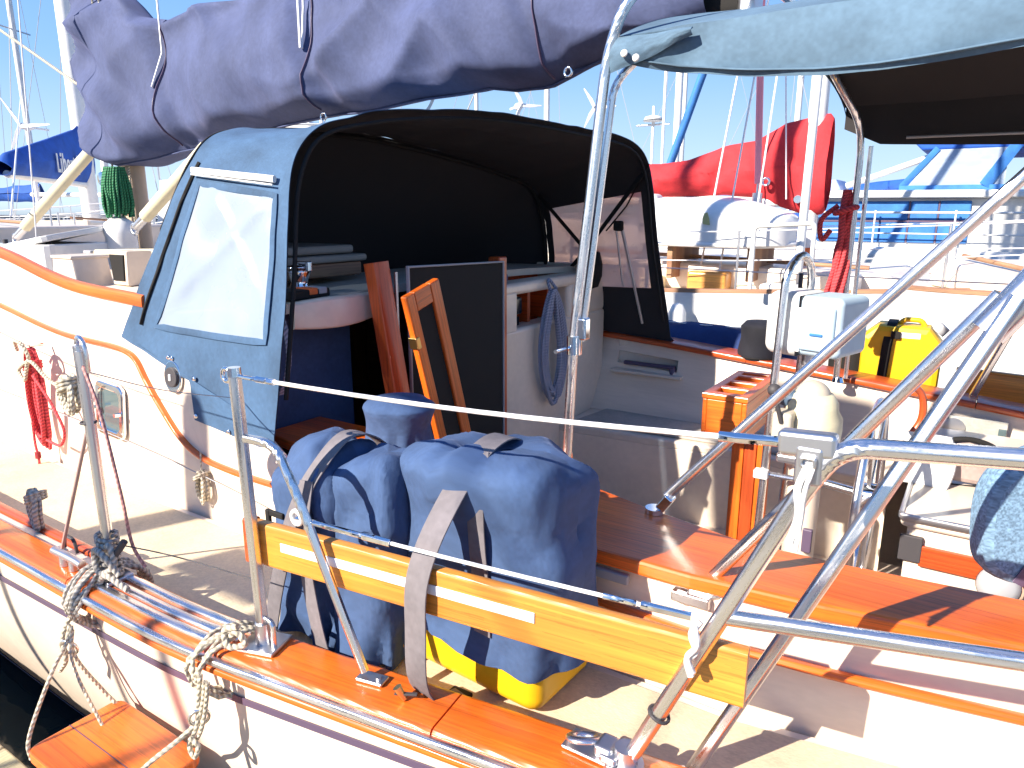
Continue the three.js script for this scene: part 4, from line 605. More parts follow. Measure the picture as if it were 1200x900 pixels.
// ---------------------------------------------------------------- cockpit: pedestal, wheel, plotter, teak holder, seats
{
  const p = thing('steering_pedestal', 'white steering pedestal with beige compass binnacle in the cockpit', 'pedestal', null, [.81, .64, -1.5]);
  part('column', lathe([[.085, 0], [.085, .02], [.058, .04], [.050, .3], [.052, .62], [.075, .66], [.07, .70], [0, .70]], 32), MT.gel, p);
  part('binnacle', lathe([[.075, .69], [.092, .71], [.096, .76], [.094, .80], [.080, .825], [.078, .85], [.062, .875], [.03, .885], [0, .886]], 32), MT.cream, p);
  part('compass_dome', moved(new THREE.SphereGeometry(.055, 24, 12, 0, 6.2832, 0, 1.57), .0, .862, .0), MT.beige, p);
  part('throttle_box', [box(-.09, -.03, .74, .83, .05, .13, .012)], MT.beige, p); part('throttle_lever', [rod(V(-.06, .80, .13), V(-.085, .90, .15), .007), moved(new THREE.SphereGeometry(.020, 16, 12), -.085, .905, .15)], MT.dark, p);
  part('lens_cap', moved(cyl(.030, .030, .045, 20), -.055, .85, .02, 0, 0, 1.2), M([.07, .11, .17], .4), p);
  part('pedestal_clamp', [box(-.075, .065, .66, .69, .03, .10, .01)], MT.alu, p); part('shift_plate', box(.02, .05, .36, .44, .045, .062, .004), MT.stripe, p); part('shift_lever', rod(V(-.01, .33, .055), V(.06, .34, .08), .006), MT.dark, p);
  const g = thing('pedestal_guard', 'bent steel guard hoop rising in front of the pedestal', 'guard rail', null, [0, 0, 0]);
  part('hoop', tube(bend([V(.69, .64, -1.40), V(.715, 1.90, -1.42), V(.74, 1.955, -1.50), V(.755, 1.90, -1.60), V(.70, .64, -1.66)], .06, 10), .0125, 14), MT.steel, g);
  part('cross_bar', rod(V(.70, 1.255, -1.40), V(.79, 1.25, -1.42), .009), MT.steel, g); part('bar_clamp', moved(box(-.025, .02, -.015, .015, -.015, .015, .005), .70, 1.255, -1.395), MT.white, g);
  const w = new THREE.Group(); w.name = 'steering_wheel'; w.position.set(.19, .57, 0); p.add(w);
  const ring = new THREE.TorusGeometry(.30, .0125, 12, 64); ring.rotateY(1.5708); part('rim', ring, MT.steel, w); part('hub', moved(cyl(.045, .04, .05, 20), .02, 0, 0, 0, 0, 1.57), MT.chrome, w);
  for (let i = 0; i < 6; i++) { const a = i / 6 * 6.2832 + .3; part('spoke', rod(V(0, .03 * Math.cos(a), .03 * Math.sin(a)), V(0, .292 * Math.cos(a), .292 * Math.sin(a)), .0065, 8), MT.steel, w); }
  part('shaft', rod(V(-.19, .02, 0), V(.02, 0, 0), .014), MT.steel, w);
  const cp = thing('chart_plotter', 'white chart plotter pod with pale blue screen cover above the pedestal', 'instrument', null, [.785, 1.735, -1.5], -.28);
  part('shell', [moved(boxUV(new RoundedBoxGeometry(.135, .20, .17, 5, .035)), -.055, 0, -.01)], MT.white, cp); part('housing', moved(boxUV(new RoundedBoxGeometry(.15, .18, .19, 5, .022)), .06, .004, 0), M([.52, .66, .80], .45, { map: gelMap }), cp);
  part('seal', box(.004, .012, -.09, .095, -.085, .1, .01), MT.gloss, cp); part('screen_cover', moved(boxUV(new RoundedBoxGeometry(.105, .135, .02, 3, .009)), .068, .0, .095), M([.46, .62, .78], .35, { map: gelMap }), cp); part('screen_grip', box(.05, .09, -.02, -.012, .104, .11, .003), MT.skyBlue, cp); part('bezel_bar', box(.003, .018, -.075, .06, .092, .102, .003), MT.white, cp); part('mount', moved(cyl(.02, .02, .06, 14), 0, -.13, 0), MT.alu, cp);
  const tb = thing('teak_drink_holder', 'orange varnished teak drink holder box with slots on the pedestal guard', 'drink holder', null, [.555, 0, -1.62]);
  const hole = (a, b, c, d) => [[a, b], [c, b], [c, d], [a, d]];
  const lidg = extrude([[-.075, -.20], [.075, -.20], [.075, .21], [-.075, .21]], .02, .004, [hole(-.045, -.16, .045, -.09), hole(-.045, -.06, .045, .01), hole(-.045, .04, .045, .11), hole(-.045, .14, .045, .18)]); lidg.rotateX(-1.5708); part('lid', moved(boxUV(lidg, 2), 0, 1.47, 0), MT.teak, tb);
  part('side', box(-.073, -.058, 1.335, 1.469, -.198, .198, .003, 'z'), MT.teak, tb); part('side', box(.058, .073, 1.335, 1.469, -.198, .198, .003, 'z'), MT.teak, tb); part('end', box(-.058, .058, 1.335, 1.469, .182, .198, .003), MT.teak, tb); part('end', box(-.058, .058, 1.335, 1.469, -.198, -.182, .003), MT.teak, tb); part('bottom', box(-.057, .057, 1.337, 1.35, -.181, .181, .002), MT.teakRed, tb);
  const lf = thing('table_leaf', 'folded teak table leaf standing below the drink holder', 'table', null, [0, 0, 0]); for (let i = 0; i < 3; i++) part('plank', box(.575 + i * .042, .615 + i * .042, .66, 1.33, -1.50, -1.475, .003, 'y'), i % 2 ? MT.teakRed : MT.teak, lf); part('batten', box(.58, .70, .9, .96, -1.525, -1.502, .003), MT.teakRed, lf);
  const hb = new THREE.Group(); hb.name = 'helm_backrest'; hb.position.set(1.13, 1.207, -1.70); hb.rotation.y = .2; yacht.add(hb); part('panel', shell((u, v) => V(lerp(-.07, .07, u) + .02 * Math.sin(v * 3), v * .16, -.02 - .05 * v + .03 * u * u), 10, 10, .02), MT.white, hb);
  const cu = thing('helm_cushion', 'beige cushion with black piping propped on the helm bench', 'cushion', null, [1.235, 1.207, -1.83], .25); const co = [[-.085, .012], [.05, .0], [.09, .05], [.075, .12], [.0, .15], [-.07, .13]]; part('cushion', extrude(co, .05, .018), M([.50, .38, .34], .8, { map: canvasMap }), cu); part('piping', tube(smooth(co.map(q => V(q[0] * 1.06, q[1] * 1.03, .045)), 40, true), .0085, 8, { closed: true }), MT.black, cu);
  const kn = thing('bench_knob', 'grey rounded cap fitting on the bench front', 'fitting', null, [1.36, 1.055, -1.39]); part('cap', moved(lathe([[0, .05], [.035, .045], [.052, .02], [.055, 0], [0, 0]], 24), 0, 0, -.02, 1.2), MT.plasticGrey, kn); part('flange', moved(cyl(.04, .04, .02, 20), .02, -.01, -.025, 1.2), M([.35, .22, .15], .6), kn);
  const bp = thing('blue_pad', 'pale blue tweed seat pad with a dark band hung inside the stern rail', 'cushion', null, [1.362, 1.545, -.72], .42); const bo = [[-.10, -.12], [.08, -.14], [.16, -.08], [.16, .10], [.06, .13], [-.04, .125], [-.115, .06], [-.125, -.04]];
  part('pad', extrude(smooth(bo.map(q => V(q[0], q[1], 0)), 60, true).slice(0, 60).map(v => [v.x, v.y]), .07, .02), M([.26, .44, .64], .95, { map: tex(256, 256, (u, v) => { const t = .78 + .5 * (fbm(u, v, 80, 80, 3, 91) - .5); return [t, t, t]; }, true, .25, .25), bumpMap: weave, bumpScale: .001 }), bp); part('band', sweep(smooth([V(-.055, -.13, .072), V(-.02, -.07, .074), V(.07, -.035, .074), V(.15, -.03, .072)], 20), rrect(.022, .004, .0015), { up: V(0, 0, 1) }), MT.stripe, bp);
  const ep = thing('engine_panel', 'grey engine panel with round cover set in the far coaming', 'panel', null, [1.24, 1.19, -2.545]); part('plate', box(-.14, .13, -.06, .06, -.012, .006, .004), M([.42, .42, .40], .7, { map: deckMap }), ep); part('round_cover', moved(cyl(.042, .042, .012, 28), -.055, .01, .0, 1.57), MT.alu, ep); part('latch', box(-.05, -.01, -.035, -.015, .004, .016, .003), MT.chrome, ep); for (const x of [.04, .07]) part('switch', box(x, x + .016, -.03, -.02, .004, .012, .002), MT.dark, ep); part('gauge_window', box(.10, .128, -.05, .03, .004, .010, .003), MT.glass, ep);
  // lines inside the cockpit
  single('hose_loop', tube(smooth([V(1.02, 1.47, -1.72), V(1.05, 1.52, -1.76), V(1.09, 1.49, -1.8), V(1.10, 1.40, -1.82), V(1.07, 1.33, -1.8)], 24), .012, 8), MT.teakRed, 'brown hose loop standing behind the steering wheel', 'hose');
}

// ---------------------------------------------------------------- far side of the yacht
{
  const wc = thing('winch_cover', 'black canvas winch cover standing on the far coaming', 'winch cover', null, [.33, 1.375, -2.70]); part('cover', lathe([[.095, 0], [.10, .03], [.088, .10], [.092, .155], [.07, .18], [0, .185]], 24), M([.012, .012, .022], .85, { map: canvasMap }), wc); part('hem', tube(circ(.098, 24).map(([a, b]) => V(a, .01, b)), .004, 6, { closed: true }), MT.black, wc);
  const jc = thing('yellow_jerry_can', 'yellow jerry can with dark strap on the far side deck', 'jerry can', null, [.925, 1.085, -2.93], .05);
  part('can', boxUV(extrude([[-.165, 0], [.165, 0], [.17, .40], [.11, .475], [-.10, .48], [-.165, .42]], .18, .028, [])).translate(0, 0, -.09), MT.yellow, jc); part('handle', tube(bend([V(-.02, .475, 0), V(0, .50, 0), V(.07, .50, 0), V(.09, .47, 0)], .02), .012, 10), MT.yellow, jc); part('cap', moved(cyl(.030, .028, .04, 20), .14, .45, 0, 0, 0, -.7), MT.plasticGrey, jc); part('strap', sweep(bend([V(-.075, .02, .096), V(-.055, .40, .096), V(-.045, .488, .07), V(-.045, .488, -.09), V(-.06, .02, -.096)], .03), rrect(.004, .042, .0015), { up: V(1, 0, 0) }), MT.black, jc); part('print_label', box(-.01, .075, .425, .450, .0885, .0925, .001), MT.print, jc); part('buckle', box(-.045, -.005, .42, .455, .096, .108, .004), MT.black, jc);
  const db = thing('navy_jerry_can', 'dark navy covered can tucked beside the yellow jerry can', 'jerry can', null, [.70, 1.085, -2.93]); part('cover', moved(boxUV(new RoundedBoxGeometry(.16, .44, .17, 4, .05)), 0, .22, 0), MT.black, db); part('lid', moved(boxUV(new RoundedBoxGeometry(.10, .05, .10, 3, .02)), 0, .45, 0), MT.black, db);
  const nb = thing('navy_sail_bag', 'long navy sail bag lying on the far side deck', 'bag', null, [.05, 1.085, -2.98]); part('bag', shell((u, v) => { const a = v * 6.2832, x = lerp(-.75, .42, u), r = .21 * Math.pow(Math.max(0, 1 - Math.pow(Math.abs(u * 2 - 1), 5)), .5) + .01; return V(x, .19 + Math.sin(a) * r * (.9 + .12 * n3(x * 6, a * 2, 1, 61)), Math.cos(a) * r * (.9 + .1 * n3(x * 5, a, 3, 62))); }, 40, 24, .004, { lu: 1, lv: 1, crease: 80 }), M([.018, .045, .17], .85, { map: canvasMap }), nb); part('lacing', [tube(smooth(XS(-.6, .3, 12).map((x, i) => V(x, .385 + .006 * (i % 2), .02 + (i % 2 ? .03 : -.03))), 48), .004, 6)], MT.white, nb);
  const fb = thing('far_rail_board', 'amber teak board lashed to the far rail beside the arch foot', 'board', null, [0, 0, 0]); part('plank', sweep([V(1.16, 1.30, -2.98), V(1.95, 1.30, -2.86)], rrect(.022, .13, .005), { up: V(0, 1, 0) }), MT.board, fb); part('edge_strip', sweep([V(1.16, 1.37, -2.98), V(1.95, 1.37, -2.86)], rrect(.03, .012, .003), { up: V(0, 1, 0) }), MT.teakPale, fb);
  const rl = thing('red_rope_hank', 'red line hanked and hung on the far bimini leg', 'rope', null, [.70, 2.10, -2.46]); seed = 90; for (let i = 0; i < 9; i++) part('strand', tube(smooth([V(rr(-.01, .01), .06, rr(0, .03)), V(rr(-.03, .03), -.03, rr(.0, .04)), V(rr(-.035, .03), -.2, rr(0, .04)), V(-.02 + rr(-.04, .03), -.38 - rr(0, .06), rr(0, .04))], 16), .010, 7), MT.ropeRed, rl); part('bow_loop', [tube(smooth([V(-.03, .0, .02), V(-.09, -.06, .03), V(-.08, -.14, .03), V(-.05, -.10, .03)], 16), .011, 7)], MT.ropeRed, rl); part('wrap_turn', [tube(circ(.04, 16).map(([a, b]) => V(a, -.02 + a * .3, .02 + b)), .012, 7, { closed: true })], MT.ropeRed, rl);
  const fl = thing('far_stanchion', 'dark slim stanchion on the far rail beside the black winch cover', 'stanchion', null, [.43, 1.15, -3.02]); part('post', rod(V(0, 0, 0), V(.0, .62, 0), .011, 12), MT.dark, fl); part('base', cyl(.03, .022, .03, 16), MT.alu, fl);
  const fl2 = thing('far_stanchion', 'slim steel stanchion on the far rail behind the dodger edge', 'stanchion', null, [-.42, 1.15, -3.05]); part('post', rod(V(0, 0, 0), V(.0, .62, 0), .013, 12), MT.steel, fl2); part('base', cyl(.03, .022, .03, 16), MT.alu, fl2);
  single('far_lifeline', tube([V(-3, 1.80, -2.9), V(-.42, 1.765, -3.05), V(.43, 1.765, -3.02), V(2.2, 1.80, -2.5)], .0035, 6), MT.wire, 'white lifeline along the far rail of the yacht', 'lifeline');
}

// ---------------------------------------------------------------- other boats in the marina
function hullGeo(L, B, fb, th = .04) {
  const hb = u => B / 2 * Math.pow(Math.sin(Math.PI * Math.min(1, .20 + .80 * (u < .45 ? lerp(.42, 1, u / .45) * .5 / .5 * .5 + .0 : .5 + (u - .45) / .55 * .5)) ), .75), sh = u => fb * (1 + .22 * u * u - .05 * Math.sin(u * 3.14));
  return { hb, sh, g: shell((u, v) => { const s = v < .5 ? 1 : -1, k = v < .5 ? v * 2 : (1 - v) * 2, x = (u - .5) * L * (1 - .04 * (k) * (u > .9 ? 1 : 0)), y = lerp(sh(u), -.15, k); return V(x, y, s * Math.max(.01, hb(u) * (1 - .30 * k * k))); }, 40, 16, th, { lu: L, lv: 3, crease: 60 }) };
}
function bgYacht(label, pos, turn, o) {
  const { L = 9, B = 3, fb = 1.05, hull = MT.white, cover = MT.royal, mast = 11, mastX = .8, boomL = 3.4, dir = -1, coverH = .42, boomY = 1.15, group = 'yachts moored in the marina', cabin = .42, mastR = .09, rail = true, stay = true } = o;
  const t = thing('moored_yacht', label, 'sailboat', group, pos, turn), H = hullGeo(L, B, fb);
  part('hull', H.g, hull, t);
  part('deck', shell((u, v) => V((u - .5) * L * .995, H.sh(u) - .03, (v * 2 - 1) * H.hb(u) * .985), 30, 6, .02), MT.gelCool, t);
  part('toe_rail', sweep(XS(.0, .98, 30).map(u => V((u - .5) * L, H.sh(u) + .02, H.hb(u) - .02)), rrect(.05, .04, .01), { up: V(0, 1, 0) }), MT.oldWood, t); part('toe_rail', sweep(XS(.0, .98, 30).map(u => V((u - .5) * L, H.sh(u) + .02, -H.hb(u) + .02)), rrect(.05, .04, .01), { up: V(0, 1, 0) }), MT.oldWood, t);
  part('boot_stripe', shell((u, v) => V((u - .5) * L * .99, lerp(.20, .12, v), (H.hb(u) * .795 + .012)), 30, 1, .01), MT.royal, t);
  if (cabin) {
    const x0 = -L * .16, x1 = L * .24, yb = fb - .03; part('cabin', boxUV(extrude([[x0, yb], [x1 + .3, yb + .06], [x1 - .2, yb + cabin * .8], [x0, yb + cabin + .05]], B * .56, .04).translate(0, 0, -B * .28)), MT.gelCool, t);
    if (cabin > .3) for (const s of [1, -1]) for (let i = 0; i < 4; i++) { const x = lerp(x0 + .3, x1 - .75, i / 3); part('window', box(x, x + .42, yb + cabin * .35, yb + cabin * .7, s * (B * .28 + .004), s * (B * .28 + .012), .004), MT.glass, t); }
    part('coachroof_rail', tube([V(x0 + .1, yb + cabin + .09, B * .18), V(x1 - .4, yb + cabin * .9 + .02, B * .18)], .02, 8), MT.oldWood, t);
  }
  if (mast) {
    part('mast', rod(V(mastX, fb, 0), V(mastX, fb + mast, 0), mastR, 14), MT.white, t); part('spreader', rod(V(mastX, fb + mast * .5, -.75), V(mastX, fb + mast * .5, .75), .025, 8), MT.alu, t);
    const y = fb + boomY, xe = mastX + dir * boomL; part('boom', rod(V(mastX, y, 0), V(xe, y + .05, 0), .06, 10), MT.white, t);
    if (cover) part('sail_cover', shell((u, v) => { const x = lerp(mastX - dir * .14, xe, u), a = v * 6.2832, h = coverH * lerp(1.25, .5, Math.pow(u, .7)) * (u < .02 ? .95 : 1), w = .16 * (1 + .12 * n3(x * 3, a, pos[0], 71)); return V(x, y + .02 * u + h * .42 + Math.sin(a) * h * .62 + .03 * n3(x * 2.5, a * .5, pos[2], 72), Math.cos(a) * w * (1 - .5 * Math.max(0, Math.sin(a)))); }, 40, 20, .006, { lu: boomL, lv: 1.2, crease: 80 }), cover, t);
    if (stay) for (const [x, z, k] of [[L * .47, 0, 1], [-L * .48, 0, 1], [mastX - .1, B * .45, 1], [mastX - .1, -B * .45, 1]]) part('stay', rod(V(x, fb + .1, z), V(mastX, fb + mast * k, 0), .008, 5), MT.plasticGrey, t);
  }
  if (rail) { for (const s of [1, -1]) { const P = XS(.06, .94, 5).map(u => V((u - .5) * L, H.sh(u), s * (H.hb(u) - .08))); for (const q of P) part('stanchion', rod(q, q.clone().add(V(0, .58, 0)), .013, 6), MT.alu, t); part('lifeline', tube(P.map(q => q.clone().add(V(0, .57, 0))), .006, 5), MT.wire, t); part('lifeline', tube(P.map(q => q.clone().add(V(0, .30, 0))), .006, 5), MT.wire, t); } }
  return t;
}
// next slip to starboard: yacht with a red sail cover and an upturned dinghy on deck
{
  const t = bgYacht('white yacht in the next slip with tan toe rail, red covered boom and upturned dinghy', [-1.6, .3, -7.25], 0, { L: 9.5, B: 3.1, fb: 1.00, cover: null, mast: 10, mastX: 1.18, boomL: 4, boomY: .88, rail: true, cabin: .30, stay: false });
  const rows = [[-4.2, 2.30, 2.56], [-2.1, 2.24, 2.62], [-1.75, 2.25, 2.65], [-1.36, 2.25, 2.76], [-1.0, 2.21, 2.80], [-.72, 2.13, 2.97], [-.46, 2.05, 3.02], [-.30, 2.05, 3.05], [-.26, 2.1, 3.0]];
  part('red_sail_cover', shell((u, v) => { const x = lerp(-4.2, -.26, u), [yb, yt] = table(rows, x), a = v * 6.2832, s = Math.sin(a), c = Math.cos(a), w = .17 + .04 * n3(x * 3 - s * 1.5, s * 1.2, c, 81) + .025 * n3(x * 8 + s * 3, s * 3, c, 82) - .05 * Math.exp(-Math.pow((x + 1.35 - s * .12) / .06, 2)) - .045 * Math.exp(-Math.pow((x + .95 + s * .1) / .05, 2)); return V(x + 1.6, (yb + yt) / 2 + s * (yt - yb) / 2 - .3 + .015 * n3(x * 4, 1, c, 83), c * w * (1 - .4 * Math.max(0, s))); }, 110, 30, .006, { lu: 4, lv: 1.4, crease: 80 }), MT.red, t);
  part('orange_band', moved(cyl(.10, .10, .16, 18), 1.18, 1.25, 0), MT.orange, t); part('mast_winch', moved(cyl(.05, .04, .10, 14), 1.10, 1.9, .1, 1.57), MT.chrome, t); part('sail_tie_block', moved(new THREE.TorusGeometry(.035, .015, 8, 14), .77, 2.08, .20), MT.chrome, t);
  for (const [x0, y0, z0, x1, y1, z1, r, m] of [[-.6, 2.2, -7, -1.2, 8.5, -7.2, .008, MT.wire], [-1.25, 1.5, -6.4, -.43, 9.5, -7.2, .010, MT.wire], [-1.02, 1.5, -6.3, -.43, 9.0, -7.2, .010, MT.wire], [-.63, 1.55, -5.9, -.43, 9.0, -7.2, .009, MT.wire], [-.20, 1.55, -5.95, -.38, 7, -7.1, .04, MT.white], [3.1, 1.7, -7.2, -.43, 10, -7.2, .010, MT.wire], [-6, 1.5, -7.2, -.43, 10.2, -7.2, .008, MT.plasticGrey]]) part('stay', rod(V(x0 + 1.6, y0 - .3, z0 + 7.25), V(x1 + 1.6, y1 - .3, z1 + 7.25), r, 6), m, t);
  seed = 314;
  for (let i = 0; i < 9; i++) { const x = -3.2 + i * .62 + rr(-.1, .1), z = rr(.55, 1.15), h = rr(.10, .26); part('deck_box', moved(boxUV(new RoundedBoxGeometry(rr(.22, .42), h, rr(.2, .35), 3, .03)), x, 1.0 + h / 2 + (z < .8 ? .22 : -.02), z), [MT.white, MT.cream, MT.teakPale, MT.white][i % 4], t); }
  for (let i = 0; i < 3; i++) part('cowl_vent', moved(lathe([[.05, 0], [.045, .12], [.07, .17], [.075, .22], [.03, .25], [0, .25]], 14), -2.6 + i * 1.3, 1.25, .65), MT.white, t);
  part('dodger_screen', shell((u, v) => V(lerp(-3.6, -2.6, u) + .12 * v, 1.25 + .5 * v, lerp(.8, .5, v)), 8, 6, .01), MT.vinyl, t);
  for (let i = 0; i < 3; i++) part('fender', moved(lathe([[0, 0], [.05, .02], [.085, .08], [.085, .42], [.05, .5], [0, .52]], 16), -3.0 + i * 1.7, .42, 1.58), MT.white, t);
  const pf = thing('furled_sail', 'pink furled sail on a stay above the red boom cover', 'sail'); part('roll', sweep([V(-.83, 2.35, -6.75), V(-.90, 3.6, -6.75), V(-1.2, 8, -6.9)], circ(.035, 12)), MT.pink, pf); part('drum', moved(cyl(.05, .05, .10, 14), -.825, 2.16, -6.75), MT.alu, pf); part('tack_shackle', rod(V(-.83, 2.26, -6.75), V(-.83, 2.36, -6.75), .012, 6), MT.alu, pf);
  const bs = thing('blue_furled_sail', 'bright blue furled headsail slanting up past the bimini corner', 'sail'); part('roll', sweep([V(-2.50, 2.2, -8.2), V(-1.70, 4.5, -8.2), V(-.3, 8.4, -8.2)], circ(.05, 12)), MT.skyBlue, bs); part('drum', moved(cyl(.07, .07, .12, 14), -2.51, 2.12, -8.2), MT.alu, bs);
  const dn = thing('upturned_dinghy', 'white upturned dinghy stowed below the red sail cover', 'dinghy', null, [-1.02, 1.76, -6.55]);
  part('hull', shell((u, v) => { const a = v * Math.PI, x = lerp(-.75, .65, u), w = u < .75 ? 1 : Math.sqrt(Math.max(.001, 1 - Math.pow((u - .75) / .25, 2))); return V(x, .46 * Math.pow(Math.sin(a), .5) * lerp(1, .72, sst(.5, 1, u)) * (.8 + .2 * w), Math.cos(a) * .45 * w); }, 30, 20, .02, { crease: 45 }), MT.white, dn); part('gunwale', tube(smooth([V(-.76, .01, .46), V(0, .0, .47), V(.4, .0, .38), V(.66, .01, 0), V(.4, 0, -.38), V(0, 0, -.47), V(-.76, .01, -.46)], 40), .025, 8), MT.white, dn); part('crest', moved(extrude([[-.03, -.05], [.04, -.06], [.03, .0], [.01, .06], [-.02, .05], [-.035, 0]], .01, .002), -.1, .25, .445), M([.35, .36, .16], .6), dn); for (const x of [-.5, .3]) part('chock', box(x, x + .06, -.34, .01, -.4, .4, .01), MT.oldWood, dn);
  const ob = thing('outboard_motor', 'white outboard engine with grey leg clamped beside the dinghy', 'outboard', null, [-1.86, 1.50, -6.5]); part('cowl', moved(boxUV(new RoundedBoxGeometry(.22, .42, .26, 4, .07)), 0, .55, 0), MT.white, ob); part('leg', box(-.06, .06, 0, .36, -.05, .05, .02), MT.plasticGrey, ob); part('vent', box(-.06, .05, .42, .46, .128, .136, .01), MT.dark, ob); part('pull_handle', box(-.02, .03, .66, .69, .12, .136, .01), MT.dark, ob);
  single('ladder_rail', tube(bend([V(-.55, 1.40, -5.72), V(-.55, 1.95, -5.72), V(-.05, 1.98, -5.72), V(-.05, 1.42, -5.72)], .05), .02, 8), MT.white, 'white bent boarding rail on the next yacht', 'rail');
}
// motor yacht with blue window covers
{
  const t = thing('motor_yacht', 'large white motor yacht with blue window covers beyond the red line', 'motor boat', null, [0, .3, -12]);
  part('hull', boxUV(extrude([[-6, -.1], [5, -.1], [5.4, 1.1], [-1, 1.25], [-7.2, 1.75], [-7, 1.4]], 3.6, .12).translate(0, 0, -3.6)), MT.white, t);
  part('superstructure', boxUV(extrude([[-3.4, 1.2], [4.6, 1.1], [4.2, 1.98], [1.2, 2.02], [-1.2, 2.05], [-2.6, 1.5]], 3.0, .06).translate(0, 0, -3.3)), MT.white, t);
  part('flybridge_deck', boxUV(extrude([[-1.9, 2.0], [4.8, 1.96], [4.8, 2.06], [-1.6, 2.12]], 3.3, .03).translate(0, 0, -3.4)), MT.white, t);
  const cols = [[-1.28, -.62], [-.60, .05], [.07, .45], [.47, .88]], rw = [[1.64, 1.94], [1.30, 1.62]];
  for (const [y0, y1] of rw) for (const [a, b] of cols) part('window_cover', box(a, b, y0, y1, -.30, -.255, .03), MT.skyBlue, t);
  part('window_cover', boxUV(extrude([[-2.5, 1.3], [-1.30, 1.3], [-1.30, 1.94], [-1.6, 1.9], [-2.2, 1.55]], .04, .01).translate(0, 0, -.295)), MT.royal, t, 'darker blue forward window cover');
  for (const x of [-.61, .06, .46]) part('seam', box(x - .012, x + .012, 1.30, 1.94, -.262, -.248, .003), MT.stripe, t); part('seam', box(-1.28, .88, 1.615, 1.645, -.262, -.247, .003), MT.stripe, t);
  for (let i = 0; i < 7; i++) part('stanchion', rod(V(-2.6 + i * 1.1, 1.18, -.1), V(-2.6 + i * 1.1, 1.80, -.1), .015, 6), MT.white, t); part('hand_rail', rod(V(-3, 1.78, -.1), V(5, 1.74, -.1), .018, 8), MT.white, t); part('hand_rail', rod(V(-3, 1.46, -.1), V(5, 1.42, -.1), .012, 8), MT.white, t);
  // flybridge enclosure
  part('enclosure_window', shell((u, v) => V(lerp(.30, 1.25, u) - .35 * (1 - v) * (1 - u), lerp(2.14, 2.72, v), -.5 - .1 * v), 12, 12, .004), MT.vinyl, t); part('enclosure_canvas', [sweep([V(-.12, 2.16, -.48), V(.32, 2.74, -.58)], rrect(.02, .09, .005)), sweep([V(1.0, 2.16, -.45), V(1.34, 2.76, -.56)], rrect(.02, .16, .005)), box(-.15, 1.3, 2.08, 2.18, -.50, -.46, .01)], MT.skyBlue, t); part('enclosure_roof', boxUV(extrude([[.1, 2.72], [2.6, 2.70], [2.6, 2.86], [.0, 2.82]], 2.6, .03).translate(0, 0, -3.2)), MT.royal, t);
  part('radar_arch', tube(bend([V(1.6, 2.06, -.5), V(2.3, 3.2, -.5), V(2.3, 3.2, -3), V(1.6, 2.06, -3)], .2), .07, 10), MT.white, t); part('crane_boom', rod(V(-1.0, 2.2, -.9), V(.75, 2.83, -.9), .05, 10), MT.white, t); part('wind_screen', boxUV(extrude([[-1.6, 2.12], [-1.0, 2.12], [-1.1, 2.30], [-1.75, 2.32]], .9, .02).translate(0, 0, -1.4)), M([.28, .36, .68], .4), t);
}
// the white stern poking out to the right, and the rest of the moorings
const moor = [
  ['white yacht with bare brown deck moored across the far rail', [1.75, .3, -6.6], -1.084, { L: 5.4, B: 2.4, fb: 1.12, mast: 0, cabin: .2, rail: false }],
  ['white sloop with blue lettered sail cover by the mooring pole', [-13.35, .3, -6.1], 2.35, { L: 10, B: 3.2, fb: 1.2, cover: null, mast: 12, mastX: 1.2, boomL: 3.4, boomY: 1.1, mastR: .16 }],
  ['white cruiser with a boxy cabin just beyond the deck hatch', [-10.4, .3, -3.6], .45, { L: 6, B: 2.6, fb: 1.15, mast: 0, cabin: .55 }],
  ['pale hulled yacht with a navy cover farther up the left pontoon', [-22, .3, -5.5], .3, { L: 9, cover: M([.02, .04, .14], .85), mast: 11 }],
  ['yacht with a royal blue cover deep in the left row of masts', [-27, .3, -11], .5, { L: 10, mast: 13 }],
  ['small white yacht without a cover behind the wind generator', [-19, .3, -9.4], .1, { L: 8, cover: null, mast: 9.5 }],
  ['yacht with a green cover seen under the boom', [-17, .3, -15], .2, { L: 10, cover: M([.03, .16, .08], .85), mast: 12 }],
  ['yacht with grey cover moored behind the dodger roof', [-12, .3, -20], .0, { L: 10, cover: MT.strap, mast: 12.5 }],
  ['blue hulled yacht behind the red sail cover', [-6.5, .3, -17], .15, { L: 10, hull: MT.royal, cover: MT.strap, mast: 13 }],
  ['white yacht with pale blue cover beyond the blue hulled one', [-5, .3, -23], .1, { L: 11, cover: MT.skyBlue, mast: 13 }],
  ['tall masted white yacht beyond the motor yacht bow', [-1.2, .3, -22], .05, { L: 12, cover: MT.royal, mast: 15 }],
  ['white yacht with a maroon cover beyond the motor yacht stern', [7, .3, -20], .0, { L: 10, cover: M([.25, .03, .06], .85), mast: 12 }],
  ['cream yacht with a tan cover at the far right moorings', [4.5, .3, -27], .1, { L: 11, cover: MT.beige, mast: 13 }],
  ['white yacht with a black cover far down the fairway', [-12, .3, -32], .2, { L: 11, cover: MT.black, mast: 14 }],
  ['grey hulled yacht at the end of the far pontoon', [-20, .3, -27], .3, { L: 11, hull: MT.plasticGrey, cover: MT.royal, mast: 14 }]];
const boats = moor.map(([l, p, a, o]) => bgYacht(l, p, a, o));
